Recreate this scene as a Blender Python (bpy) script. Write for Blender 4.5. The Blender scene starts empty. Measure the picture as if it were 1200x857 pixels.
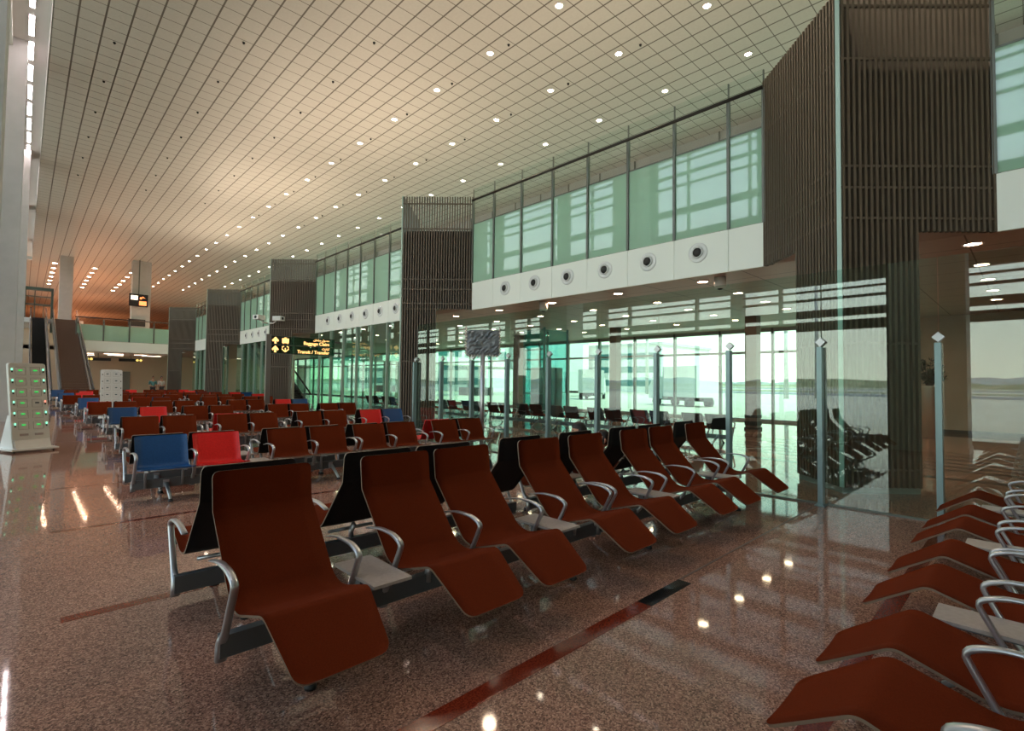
import bpy, math, random
from mathutils import Matrix, Vector
random.seed(7)
PI = math.pi
sc = bpy.context.scene
COL = sc.collection

# ------------------------------------------------------------------ materials
def mat(name):
    m = bpy.data.materials.new(name); m.use_nodes = True
    return m, m.node_tree.nodes, m.node_tree.links, m.node_tree.nodes['Principled BSDF']

def plain(name, c, rough=.5, metal=0., spec=.5, coat=0., emit=None, es=0.):
    m, n, l, b = mat(name)
    b.inputs['Base Color'].default_value = (*c, 1)
    b.inputs['Roughness'].default_value = rough
    b.inputs['Metallic'].default_value = metal
    b.inputs['Specular IOR Level'].default_value = spec
    b.inputs['Coat Weight'].default_value = coat
    if emit:
        b.inputs['Emission Color'].default_value = (*emit, 1)
        b.inputs['Emission Strength'].default_value = es
    return m

def noisy(name, c1, c2, scale, rough=.5, spec=.5, metal=0., bump=0., detail=3, lo=.35, hi=.65):
    m, n, l, b = mat(name)
    tc = n.new('ShaderNodeTexCoord'); no = n.new('ShaderNodeTexNoise'); r = n.new('ShaderNodeValToRGB')
    no.inputs['Scale'].default_value = scale; no.inputs['Detail'].default_value = detail
    r.color_ramp.elements[0].position = lo; r.color_ramp.elements[1].position = hi
    r.color_ramp.elements[0].color = (*c1, 1); r.color_ramp.elements[1].color = (*c2, 1)
    l.new(tc.outputs['Object'], no.inputs['Vector']); l.new(no.outputs['Fac'], r.inputs['Fac'])
    l.new(r.outputs['Color'], b.inputs['Base Color'])
    b.inputs['Roughness'].default_value = rough; b.inputs['Metallic'].default_value = metal
    b.inputs['Specular IOR Level'].default_value = spec
    if bump:
        bp = n.new('ShaderNodeBump'); bp.inputs['Strength'].default_value = bump; bp.inputs['Distance'].default_value = .01
        l.new(no.outputs['Fac'], bp.inputs['Height']); l.new(bp.outputs['Normal'], b.inputs['Normal'])
    return m

def glass(name, tint, ior=1.5, rough=0.):
    """thin architectural glass: Fresnel mirror over a tint that deepens with the length of the path through the pane"""
    m = bpy.data.materials.new(name); m.use_nodes = True
    n, l = m.node_tree.nodes, m.node_tree.links
    n.clear()
    out = n.new('ShaderNodeOutputMaterial'); mix = n.new('ShaderNodeMixShader')
    tr = n.new('ShaderNodeBsdfTransparent'); gl = n.new('ShaderNodeBsdfGlossy')
    gl.inputs['Roughness'].default_value = rough
    geo = n.new('ShaderNodeNewGeometry'); dot = n.new('ShaderNodeVectorMath'); dot.operation = 'DOT_PRODUCT'
    l.new(geo.outputs['Normal'], dot.inputs[0]); l.new(geo.outputs['Incoming'], dot.inputs[1])
    ab = n.new('ShaderNodeMath'); ab.operation = 'ABSOLUTE'; l.new(dot.outputs['Value'], ab.inputs[0])
    mx = n.new('ShaderNodeMath'); mx.operation = 'MAXIMUM'; mx.inputs[1].default_value = .28; l.new(ab.outputs[0], mx.inputs[0])
    dv = n.new('ShaderNodeMath'); dv.operation = 'DIVIDE'; dv.inputs[0].default_value = 1; l.new(mx.outputs[0], dv.inputs[1])
    cc = n.new('ShaderNodeCombineColor')
    for i in range(3):
        p = n.new('ShaderNodeMath'); p.operation = 'POWER'; p.inputs[0].default_value = tint[i]
        l.new(dv.outputs[0], p.inputs[1]); l.new(p.outputs[0], cc.inputs[i])
    l.new(cc.outputs[0], tr.inputs['Color'])
    fr = schlick(n, l, ab.outputs[0], ((ior - 1) / (ior + 1)) ** 2)
    l.new(fr, mix.inputs[0]); l.new(tr.outputs[0], mix.inputs[1]); l.new(gl.outputs[0], mix.inputs[2])
    l.new(mix.outputs[0], out.inputs['Surface'])
    return m

def schlick(n, l, cosine, f0):
    a = n.new('ShaderNodeMath'); a.operation = 'SUBTRACT'; a.inputs[0].default_value = 1; l.new(cosine, a.inputs[1])
    p = n.new('ShaderNodeMath'); p.operation = 'POWER'; p.inputs[1].default_value = 5; l.new(a.outputs[0], p.inputs[0])
    q = n.new('ShaderNodeMath'); q.operation = 'MULTIPLY_ADD'; q.inputs[1].default_value = 1 - f0; q.inputs[2].default_value = f0; l.new(p.outputs[0], q.inputs[0])
    return q.outputs[0]

M = {}
M['brown'] = noisy('brown_upholstery', (.118, .0175, .0045), (.142, .022, .0058), 180, .9, .05, bump=.08)
M['shellrim'] = plain('tan_plywood_rim', (.18, .12, .08), .5)
M['shellback'] = plain('black_shell_back', (.012, .008, .008), .6, spec=.3)
M['red'] = noisy('red_upholstery', (.62, .008, .006), (.72, .012, .01), 60, .45, .4)
M['blue'] = noisy('blue_upholstery', (.005, .055, .17), (.007, .068, .20), 60, .45, .4)
M['alu'] = plain('satin_aluminium', (.50, .52, .55), .33, .85)
M['beam'] = plain('grey_beam_paint', (.13, .14, .15), .4, .4)
M['black'] = plain('black_rubber', (.012, .012, .014), .6)
M['tabletop'] = noisy('light_laminate', (.36, .30, .26), (.41, .35, .31), 40, .4)
M['slat'] = plain('bronze_slat', (.13, .098, .068), .5, .12)
M['slatdark'] = plain('dark_backing', (.020, .018, .015), .6)
M['cornerpost'] = plain('pale_green_metal', (.42, .55, .48), .4, .3)
M['plinth'] = plain('grey_stone_plinth', (.22, .23, .21), .5)
M['white_band'] = plain('white_enamel_panel', (.92, .96, .88), .35)
M['white'] = plain('white_paint', (.72, .72, .70), .5)
M['whitegloss'] = plain('gloss_white', (.82, .84, .82), .25)
M['pillar'] = noisy('pale_grey_pillar_paint', (.44, .43, .41), (.47, .46, .44), 3, .55)
M['mull'] = plain('grey_green_mullion', (.16, .17, .15), .4, .4)
M['mullbrown'] = plain('brown_mullion', (.14, .085, .06), .5, .2)
M['handrail'] = plain('dark_handrail', (.045, .038, .033), .35, .5)
M['post'] = plain('blue_grey_post', (.25, .36, .37), .35, .5)
M['glass'] = glass('green_clear_glass', (.875, .975, .945), 1.95)
M['liftglass'] = glass('teal_lift_glass', (.62, .84, .84))
M['glassfac'] = glass('facade_glass', (.77, .86, .80))
M['glassclear'] = glass('clear_glass', (.96, .985, .975), 1.7)
M['downring'] = plain('white_trim_ring', (.75, .72, .68), .4)
M['lamp'] = plain('lit_lamp_lens', (1, .9, .8), .5, emit=(1, .80, .62), es=70)
M['lampwarm'] = plain('lit_warm_lens', (1, .7, .5), .5, emit=(1, .62, .42), es=60)
M['slotlamp'] = plain('lit_slot_lens', (1, .9, .95), .5, emit=(1, .84, .86), es=40)
M['striplamp'] = plain('lit_strip_lens', (1, .9, .8), .5, emit=(1, .74, .55), es=9)
M['concrete'] = noisy('apron_concrete', (.46, .43, .32), (.56, .52, .40), .02, .8)
M['taxi'] = plain('taxiway_asphalt', (.20, .20, .19), .8)
M['scrub'] = noisy('dry_scrub', (.16, .17, .08), (.30, .28, .16), .05, .9)
M['hill'] = plain('hazy_hill', (.30, .31, .27), .9)
M['beige'] = noisy('beige_wall_paint', (.42, .32, .24), (.46, .35, .27), 2, .6)
M['warmwall'] = plain('warm_plaster', (.62, .47, .34), .6)
M['orangeceil'] = plain('plain_ceiling_board', (.6, .5, .42), .6)
M['stepbrown'] = noisy('brown_tread', (.13, .07, .045), (.17, .09, .06), 20, .5)
M['stepblack'] = plain('black_escalator_step', (.012, .012, .014), .35, .4)
M['escal'] = plain('escalator_steel', (.34, .33, .32), .3, .7)
M['hair'] = noisy('black_hair', (.008, .006, .005), (.02, .014, .01), 60, .5)
M['skin'] = plain('warm_skin', (.48, .235, .14), .5)
M['shirtwhite'] = noisy('white_cotton', (.62, .56, .54), (.78, .72, .70), 30, .8)
M['shirtteal'] = plain('teal_cotton', (.06, .20, .20), .8)
M['trousers'] = plain('dark_trousers', (.03, .03, .035), .8)
M['shoe'] = plain('black_shoe', (.015, .013, .013), .4)
M['foliage'] = noisy('dark_leaf', (.010, .018, .008), (.025, .04, .014), 12, .5)
M['soil'] = plain('potting_soil', (.03, .02, .014), .9)
M['potmetal'] = plain('brushed_pot_metal', (.55, .50, .42), .28, .9)
M['kiosk'] = plain('kiosk_grey_white', (.62, .62, .58), .4)
M['kioskline'] = plain('kiosk_seam', (.36, .31, .29), .5)
M['led_green'] = plain('green_display', (.02, .25, .06), .4, emit=(.04, .75, .12), es=.6)
M['led_mint'] = plain('mint_indicator', (.2, .8, .5), .4, emit=(.25, 1, .6), es=1.3)
M['led_red'] = plain('red_indicator', (.8, .2, .15), .4, emit=(1, .3, .2), es=1.2)
M['display_dark'] = plain('unlit_display', (.02, .05, .05), .3)
M['signblack'] = plain('sign_black', (.008, .014, .012), .3)
M['signgreen'] = glass('sign_smoked_glass', (.42, .60, .52))
M['signtext'] = plain('amber_lettering', (1, .6, .25), .5, emit=(1, .55, .18), es=1.5)
M['screen_orange'] = plain('orange_screen_panel', (1, .3, .1), .5, emit=(1, .26, .08), es=1.6)
M['screen_cream'] = plain('cream_screen_panel', (1, .8, .6), .5, emit=(1, .78, .6), es=1.8)
M['yellow'] = plain('yellow_signface', (.8, .6, .1), .5, emit=(1, .75, .2), es=.8)
M['doorgrey'] = plain('grey_door_paint', (.22, .22, .20), .5)
M['stripe_red'] = noisy('red_granite', (.10, .012, .006), (.24, .035, .014), 110, .12, .5)
M['stripe_black'] = noisy('black_granite', (.006, .006, .007), (.018, .017, .017), 110, .1, .5)
M['joint'] = plain('floor_joint', (.10, .045, .03), .5)
M['steelplastic'] = noisy('crumpled_grey_plastic', (.14, .16, .17), (.24, .26, .27), 5, .22, .6, bump=1.0)
M['clearwrap'] = noisy('clear_crumpled_wrap', (.60, .50, .44), (.75, .66, .60), 8, .25, .6, bump=.8)
M['bluegse'] = plain('blue_vehicle_paint', (.03, .14, .30), .4)
M['tealpanel'] = plain('teal_panel', (.02, .16, .17), .4)
M['portal'] = plain('dark_green_frame', (.045, .075, .058), .5)
M['scrgrey'] = plain('grey_cladding', (.42, .43, .42), .5)
M['yellowline'] = plain('yellow_marking', (.6, .42, .05), .7)

# frosted green glass: translucent sheet with a clear share and a gloss
def frosted():
    m = bpy.data.materials.new('frosted_green_glass'); m.use_nodes = True
    n, l = m.node_tree.nodes, m.node_tree.links; n.clear()
    out = n.new('ShaderNodeOutputMaterial')
    df = n.new('ShaderNodeBsdfDiffuse'); df.inputs['Color'].default_value = (.50, .72, .60, 1)
    tl = n.new('ShaderNodeBsdfTranslucent'); tl.inputs['Color'].default_value = (.62, .86, .72, 1)
    tr = n.new('ShaderNodeBsdfTransparent'); tr.inputs['Color'].default_value = (.62, .92, .76, 1)
    gl = n.new('ShaderNodeBsdfGlossy'); gl.inputs['Roughness'].default_value = .03
    geo = n.new('ShaderNodeNewGeometry'); dot = n.new('ShaderNodeVectorMath'); dot.operation = 'DOT_PRODUCT'
    l.new(geo.outputs['Normal'], dot.inputs[0]); l.new(geo.outputs['Incoming'], dot.inputs[1])
    ab = n.new('ShaderNodeMath'); ab.operation = 'ABSOLUTE'; l.new(dot.outputs['Value'], ab.inputs[0])
    fr = schlick(n, l, ab.outputs[0], .13)
    a = n.new('ShaderNodeMixShader'); a.inputs[0].default_value = .35
    b = n.new('ShaderNodeMixShader'); b.inputs[0].default_value = .12
    c = n.new('ShaderNodeMixShader')
    l.new(df.outputs[0], a.inputs[1]); l.new(tl.outputs[0], a.inputs[2])
    l.new(a.outputs[0], b.inputs[1]); l.new(tr.outputs[0], b.inputs[2])
    l.new(fr, c.inputs[0]); l.new(b.outputs[0], c.inputs[1]); l.new(gl.outputs[0], c.inputs[2])
    l.new(c.outputs[0], out.inputs['Surface'])
    return m
M['frost'] = frosted()

def ceil_mat(name, px, py, ox, oy, wx=.026, wy=.014, base=(.54, .535, .50), line=(.13, .115, .10), warm=None):
    m, n, l, b = mat(name)
    geo = n.new('ShaderNodeTexCoord'); sp = n.new('ShaderNodeSeparateXYZ'); l.new(geo.outputs['Object'], sp.inputs[0])
    masks = []
    for out, p, o, w in ((sp.outputs[0], px, ox, wx), (sp.outputs[1], py, oy, wy)):
        a = n.new('ShaderNodeMath'); a.operation = 'SUBTRACT'; a.inputs[1].default_value = o; l.new(out, a.inputs[0])
        d = n.new('ShaderNodeMath'); d.operation = 'DIVIDE'; d.inputs[1].default_value = p; l.new(a.outputs[0], d.inputs[0])
        f = n.new('ShaderNodeMath'); f.operation = 'FRACT'; l.new(d.outputs[0], f.inputs[0])
        s = n.new('ShaderNodeMath'); s.operation = 'SUBTRACT'; s.inputs[1].default_value = .5; l.new(f.outputs[0], s.inputs[0])
        ab = n.new('ShaderNodeMath'); ab.operation = 'ABSOLUTE'; l.new(s.outputs[0], ab.inputs[0])
        g = n.new('ShaderNodeMath'); g.operation = 'GREATER_THAN'; g.inputs[1].default_value = .5 - w / p; l.new(ab.outputs[0], g.inputs[0])
        masks.append(g.outputs[0])
    mx = n.new('ShaderNodeMath'); mx.operation = 'MAXIMUM'; l.new(masks[0], mx.inputs[0]); l.new(masks[1], mx.inputs[1])
    no = n.new('ShaderNodeTexNoise'); no.inputs['Scale'].default_value = 14; l.new(geo.outputs['Object'], no.inputs['Vector'])
    r = n.new('ShaderNodeValToRGB'); r.color_ramp.elements[0].color = (*[c * .92 for c in base], 1); r.color_ramp.elements[1].color = (*[min(1, c * 1.06) for c in base], 1)
    l.new(no.outputs['Fac'], r.inputs['Fac'])
    mc = n.new('ShaderNodeMix'); mc.data_type = 'RGBA'; l.new(mx.outputs[0], mc.inputs['Factor'])
    l.new(r.outputs['Color'], mc.inputs[6]); mc.inputs[7].default_value = (*line, 1)
    l.new(mc.outputs[2], b.inputs['Base Color']); b.inputs['Roughness'].default_value = .45
    b.inputs['Specular IOR Level'].default_value = .3
    return m
M['ceil'] = ceil_mat('tiled_metal_ceiling', .663, .663, 11.9 - .3315, 13.64 - .3315)
M['soffit'] = ceil_mat('soffit_panels', 1.22, 1.22, 10.9, 4.42, .012, .012, (.52, .42, .33), (.17, .12, .09))

def floor_mat():
    m, n, l, b = mat('polished_pink_granite')
    tc = n.new('ShaderNodeTexCoord')
    vo = n.new('ShaderNodeTexVoronoi'); vo.inputs['Scale'].default_value = 130; l.new(tc.outputs['Object'], vo.inputs['Vector'])
    sp = n.new('ShaderNodeSeparateColor'); l.new(vo.outputs['Color'], sp.inputs[0])
    r = n.new('ShaderNodeValToRGB'); e = r.color_ramp.elements
    e[0].position = 0; e[0].color = (.105, .058, .044, 1); e[1].position = 1; e[1].color = (.56, .33, .24, 1)
    for p, c in ((.25, (.20, .103, .076, 1)), (.55, (.32, .17, .122, 1)), (.8, (.42, .23, .165, 1))):
        q = e.new(p); q.color = c
    l.new(sp.outputs[0], r.inputs['Fac'])
    no = n.new('ShaderNodeTexNoise'); no.inputs['Scale'].default_value = .6; no.inputs['Detail'].default_value = 4; l.new(tc.outputs['Object'], no.inputs['Vector'])
    mr = n.new('ShaderNodeMapRange'); mr.inputs[1].default_value = .3; mr.inputs[2].default_value = .7; mr.inputs[3].default_value = .90; mr.inputs[4].default_value = 1.08
    l.new(no.outputs['Fac'], mr.inputs[0])
    mu = n.new('ShaderNodeVectorMath'); mu.operation = 'SCALE'; l.new(r.outputs['Color'], mu.inputs[0]); l.new(mr.outputs[0], mu.inputs['Scale'])
    l.new(mu.outputs[0], b.inputs['Base Color'])
    b.inputs['Roughness'].default_value = .045; b.inputs['Specular IOR Level'].default_value = .22
    return m
M['floor'] = floor_mat()

# ------------------------------------------------------------------ mesh helpers
class MB:
    def __init__(s): s.v = []; s.f = []; s.m = []; s.sm = []
    def add(s, vs, fs, mi=0, smooth=False):
        o = len(s.v); s.v += [tuple(p) for p in vs]
        for f in fs: s.f.append(tuple(i + o for i in f)); s.m.append(mi); s.sm.append(smooth)
        return s
    def box(s, x0, x1, y0, y1, z0, z1, mi=0):
        vs = [(x, y, z) for z in (z0, z1) for y in (y0, y1) for x in (x0, x1)]
        return s.add(vs, [(0, 2, 3, 1), (4, 5, 7, 6), (0, 1, 5, 4), (2, 6, 7, 3), (0, 4, 6, 2), (1, 3, 7, 5)], mi)
    def obox(s, c, ax, ay, az, hx, hy, hz, mi=0):
        c, ax, ay, az = map(Vector, (c, ax, ay, az))
        vs = [c + ax * hx * i + ay * hy * j + az * hz * k for k in (-1, 1) for j in (-1, 1) for i in (-1, 1)]
        return s.add(vs, [(0, 2, 3, 1), (4, 5, 7, 6), (0, 1, 5, 4), (2, 6, 7, 3), (0, 4, 6, 2), (1, 3, 7, 5)], mi)
    def prism(s, pts, axis, a0, a1, mi=0):
        """closed polygon pts (2D) extruded along axis x/y/z from a0 to a1"""
        def P(p, a):
            return (a, p[0], p[1]) if axis == 'x' else (p[0], a, p[1]) if axis == 'y' else (p[0], p[1], a)
        n = len(pts); vs = [P(p, a0) for p in pts] + [P(p, a1) for p in pts]
        fs = [tuple(range(n)), tuple(range(2 * n - 1, n - 1, -1))] + [(i, i + n, (i + 1) % n + n, (i + 1) % n) for i in range(n)]
        return s.add(vs, fs, mi)
    def tube(s, pts, r, seg=8, mi=0, cap=True):
        pts = [Vector(p) for p in pts]; n = len(pts)
        rr = r if isinstance(r, (list, tuple)) else [r] * n
        vs = []; up = Vector((0, 0, 1))
        for i, p in enumerate(pts):
            t = (pts[min(i + 1, n - 1)] - pts[max(i - 1, 0)]).normalized()
            a = t.cross(up if abs(t.dot(up)) < .95 else Vector((1, 0, 0))).normalized(); b = t.cross(a)
            for k in range(seg):
                q = 2 * PI * k / seg; vs.append(p + (a * math.cos(q) + b * math.sin(q)) * rr[i])
        fs = [(i * seg + k, i * seg + (k + 1) % seg, (i + 1) * seg + (k + 1) % seg, (i + 1) * seg + k) for i in range(n - 1) for k in range(seg)]
        if cap: fs += [tuple(range(seg)), tuple(range((n - 1) * seg, n * seg))[::-1]]
        return s.add(vs, fs, mi, True)
    def strap(s, pts, w, t, axis=(1, 0, 0), mi=0):
        """flat bar following pts; w = width list along axis, t = thickness list"""
        pts = [Vector(p) for p in pts]; n = len(pts); A = Vector(axis)
        w = w if isinstance(w, (list, tuple)) else [w] * n; t = t if isinstance(t, (list, tuple)) else [t] * n
        vs = []
        for i, p in enumerate(pts):
            d = (pts[min(i + 1, n - 1)] - pts[max(i - 1, 0)]).normalized(); nn = d.cross(A).normalized()
            for (a, b) in ((-1, -.55), (-.6, -1), (.6, -1), (1, -.55), (1, .55), (.6, 1), (-.6, 1), (-1, .55)):
                vs.append(p + A * a * w[i] / 2 + nn * b * t[i] / 2)
        k = 8
        fs = [(i * k + j, i * k + (j + 1) % k, (i + 1) * k + (j + 1) % k, (i + 1) * k + j) for i in range(n - 1) for j in range(k)]
        fs += [tuple(range(k)), tuple(range((n - 1) * k, n * k))[::-1]]
        return s.add(vs, fs, mi, True)
    def lathe(s, prof, c=(0, 0, 0), axis='z', seg=24, mi=0):
        vs = []
        for r, h in prof:
            for k in range(seg):
                q = 2 * PI * k / seg; a, b = r * math.cos(q), r * math.sin(q)
                p = (a, b, h) if axis == 'z' else (h, a, b) if axis == 'x' else (a, h, b)
                vs.append((p[0] + c[0], p[1] + c[1], p[2] + c[2]))
        n = len(prof)
        fs = [(i * seg + k, i * seg + (k + 1) % seg, (i + 1) * seg + (k + 1) % seg, (i + 1) * seg + k) for i in range(n - 1) for k in range(seg)]
        fs += [tuple(range(seg))[::-1], tuple(range((n - 1) * seg, n * seg))]
        return s.add(vs, fs, mi, True)
    def build(s, name, mats, parent=None, fixn=True, loc=None):
        me = bpy.data.meshes.new(name); me.from_pydata(s.v, [], s.f)
        if not isinstance(mats, (list, tuple)): mats = [mats]
        for m in mats: me.materials.append(m)
        me.polygons.foreach_set('material_index', s.m); me.polygons.foreach_set('use_smooth', s.sm)
        if fixn:
            import bmesh
            b = bmesh.new(); b.from_mesh(me); bmesh.ops.recalc_face_normals(b, faces=b.faces); b.to_mesh(me); b.free()
        me.update()
        o = bpy.data.objects.new(name, me); COL.objects.link(o)
        if parent: o.parent = parent
        if loc: o.location = loc
        return o

def tag(o, label=None, cat=None, group=None, kind=None):
    if label: o['label'] = label
    if cat: o['category'] = cat
    if group: o['group'] = group
    if kind: o['kind'] = kind
    return o
def struct(o): o['kind'] = 'structure'; return o
def empty(name, loc, label, cat, group=None, rz=0):
    o = bpy.data.objects.new(name, None); COL.objects.link(o); o.location = loc; o.rotation_euler = (0, 0, rz)
    o.empty_display_size = .2
    return tag(o, label, cat, group)
KIDS = {}
def kids(o): return [c for c in bpy.data.objects if c.parent == o]
def copy_tree(o, loc=None, rz=None, label=None, group=None):
    r = o.copy(); COL.objects.link(r)
    if loc is not None: r.location = loc
    if rz is not None: r.rotation_euler = (0, 0, rz)
    if label: r['label'] = label
    if group: r['group'] = group
    if o.name not in KIDS: KIDS[o.name] = [(c, kids(c)) for c in kids(o)]
    for c, gs in KIDS[o.name]:
        d = c.copy(); COL.objects.link(d); d.parent = r
        for g in gs:
            e = g.copy(); COL.objects.link(e); e.parent = d
    return r

def smoothpath(pts, rad, n=5):
    """round the corners of a 2D polyline"""
    out = [Vector(pts[0])]
    for i in range(1, len(pts) - 1):
        p, a, b = Vector(pts[i]), Vector(pts[i - 1]), Vector(pts[i + 1])
        r = rad[i - 1] if isinstance(rad, (list, tuple)) else rad
        d1 = (a - p); d2 = (b - p); r = min(r, d1.length * .49, d2.length * .49)
        s, e = p + d1.normalized() * r, p + d2.normalized() * r
        for k in range(n + 1):
            t = k / n; out.append(s * (1 - t) ** 2 + p * 2 * t * (1 - t) + e * t * t)
    out.append(Vector(pts[-1]))
    return out

def shell(prof, wfun, thick, dish=0.0):
    """seat shell: prof is a list of (y,z) from head to foot; three material faces: 0 front, 1 rim, 2 back"""
    mb = MB(); n = len(prof)
    L = [0]
    for i in range(1, n): L.append(L[-1] + (prof[i] - prof[i - 1]).length)
    nx = 7; F = []; B = []
    for i, p in enumerate(prof):
        t = (prof[min(i + 1, n - 1)] - prof[max(i - 1, 0)]).normalized(); nn = Vector((-t[1], t[0]))   # 2D normal
        if nn[1] < 0 and abs(t[0]) > abs(t[1]): nn = -nn
        if abs(t[0]) <= abs(t[1]) and nn[0] > 0: nn = -nn          # front side faces -y / +z
        w = wfun(L[i], L[-1])
        rowF = []; rowB = []
        for k in range(nx):
            u = -1 + 2 * k / (nx - 1)
            e = dish * (1 - u * u)
            x = u * w / 2
            rowF.append((x, p[0] + nn[0] * (thick / 2 - e), p[1] + nn[1] * (thick / 2 - e)))
            rowB.append((x, p[0] - nn[0] * (thick / 2 + e), p[1] - nn[1] * (thick / 2 + e)))
        F.append(rowF); B.append(rowB)
    vs = [p for r in F for p in r] + [p for r in B for p in r]; N = n * nx
    fr = [(i * nx + k, i * nx + k + 1, (i + 1) * nx + k + 1, (i + 1) * nx + k) for i in range(n - 1) for k in range(nx - 1)]
    bk = [tuple(a + N for a in f[::-1]) for f in fr]
    loop = [k for k in range(nx)] + [i * nx + nx - 1 for i in range(1, n)] + [(n - 1) * nx + k for k in range(nx - 2, -1, -1)] + [i * nx for i in range(n - 2, 0, -1)]
    rim = [(loop[i], loop[(i + 1) % len(loop)], loop[(i + 1) % len(loop)] + N, loop[i] + N) for i in range(len(loop))]
    o = len(mb.v)
    mb.add(vs, fr, 0, True)
    for f in bk: mb.f.append(f); mb.m.append(2); mb.sm.append(True)
    for f in rim: mb.f.append(f); mb.m.append(1); mb.sm.append(False)
    return mb

# ------------------------------------------------------------------ camera
Rm = Matrix(((0.7181724517132997, -0.031097336552945165, -0.6951699686115772),
             (-0.6957762629361096, -0.01612164511681231, -0.7180776312442751),
             (0.011123018240123475, 0.9993863358171557, -0.03321491001326751)))
cam = bpy.data.cameras.new('camera'); co = bpy.data.objects.new('camera', cam); COL.objects.link(co)
mw = Rm.to_4x4(); mw.translation = Vector((0, 0, 1.6)); co.matrix_world = mw
cam.sensor_width = 36; cam.sensor_fit = 'HORIZONTAL'; cam.lens = 36 * 592.398 / 1200; cam.clip_start = .05; cam.clip_end = 6000
sc.camera = co

# ------------------------------------------------------------------ setting
XW, XF, XL, XG = 10.5, 23.5, -3.3, 7.8       # band plane, outer facade, left facade, free glass wall
HC = 13.6
YC = [2.02, 14.4, 26.7, 38.9, 51.2]
Y0, Y1 = -14.0, 112.0
struct(MB().box(XL - .4, XF + .4, Y0, 190, -.2, 0).build('floor', M['floor']))
struct(MB().box(.35, XF + .4, Y0, 190, HC, HC + .3).box(XL - .4, .35, 71.5, 190, HC, HC + .3).build('ceiling', M['ceil']))
# raised cove on the left with its slot
c = MB(); c.box(.33, .37, Y0, 71.5, HC, HC + .35).box(XL - .4, .37, Y0, 71.5, HC + .35, HC + .5).box(XL - .4, .33, 71.3, 71.5, HC, HC + .35)
c.box(XL - .4, -.62, Y0, 71.5, HC, HC + .35)
struct(c.build('trim_1', M['white']))
# red / black inlays and joints in the floor
def inlay(n, x0, x1, y0, y1, m='stripe_red'): struct(MB().box(x0, x1, y0, y1, 0, .002).build('trim_%d' % n, M[m]))
inlay(2, .3, 3.295, 1.94, 2.055); inlay(3, 3.295, 3.912, 1.94, 2.055, 'stripe_black'); inlay(4, 3.912, 7.74, 2.036, 2.056, 'joint')
inlay(5, .3, 9.2, .69, .80)
inlay(6, .23, 7.7, 4.43, 4.53); inlay(7, .26, 7.7, 7.04, 7.11); inlay(8, .28, 7.7, 9.74, 9.80); inlay(9, 1.0, 7.7, 12.4, 12.44, 'joint')
for i, x in enumerate((11.55, 12.75, 13.31, 13.92, 14.6, 15.35, 16.15)):
    inlay(20 + i, x, x + .26, -8, 40, 'stripe_black')
for i in range(6): inlay(30 + i, .3, 8.3, 16.65 + 4.22 * i, 16.70 + 4.22 * i, 'joint')

# left facade: mullioned glazing onto the apron, spandrel at mezzanine height
mb = MB()
mb.box(XL - .15, XL + .05, Y0, 100, 3.42, 3.72).box(XL - .15, XL + .05, Y0, 100, 3.86, 4.10).box(XL - .15, XL + .05, Y0, 100, 4.95, 5.5)
mb.box(XL - .15, XL + .05, Y0, 100, 0, .12).box(XL - .15, XL + .05, Y0, 100, 9.0, 9.5).box(XL - .15, XL + .05, Y0, 100, 13.52, HC + .4)
for z0, z1 in ((4.42, 4.5), (4.72, 4.78), (6.05, 6.4), (7.2, 7.3), (7.9, 8.25), (10.4, 10.75), (11.9, 12.0), (12.45, 12.6)): mb.box(XL - .1, XL + .02, Y0, 100, z0, z1)
y = -10.7
while y < 100:
    mb.box(XL - .3, XL + .1, y - .2, y + .2, 0, 5.0).box(XL - .2, XL + .08, y + 1.9, y + 2.5, 5.5, 9.0).box(XL - .2, XL + .08, y + .3, y + 1.2, 9.5, 13.5); y += 6.1
mb.box(XL - .1, XL + .02, Y0, 100, 6.9, 6.95).box(XL - .1, XL + .02, Y0, 100, 13.12, 13.2)
y = -12.2
while y < 100:
    mb.box(XL - .12, XL + .06, y - .05, y + .05, 0, HC + .3); y += 3.05
struct(mb.build('window_1', M['mullbrown']))
struct(MB().box(XL - .03, XL - .02, Y0, 100, .1, 13.5).build('window_2', M['glassclear']))
for k in range(-1, 7):                                                    # row of pillars on the left
    yc = 14.1 + 12.2 * (k - 1)
    if k == 1: yc = 14.1
    if k <= 0: yc = 1.85 + 12.2 * k
    x1 = min(-.42 + .016 * max(0, yc - 14), -.03)
    b = MB().box(x1 - 1.1, x1, yc - .75, yc + .75, 0, HC + .35)
    b.box(x1 - 1.12, x1 + .02, yc - .77, yc + .77, 0, .15)
    struct(b.build('wall_pillar', M['pillar']))
struct(MB().box(XL - .4, XF + .4, Y0 - .3, Y0, 0, HC + .5).build('wall_back', M['warmwall']))
struct(MB().box(XL - .4, XF + .4, 190, 190.3, 0, HC).box(XL - .4, XL - .1, 100, 190, 0, HC).box(XF + .1, XF + .4, 96, 190, 0, HC).build('wall_far', M['warmwall']))
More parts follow.
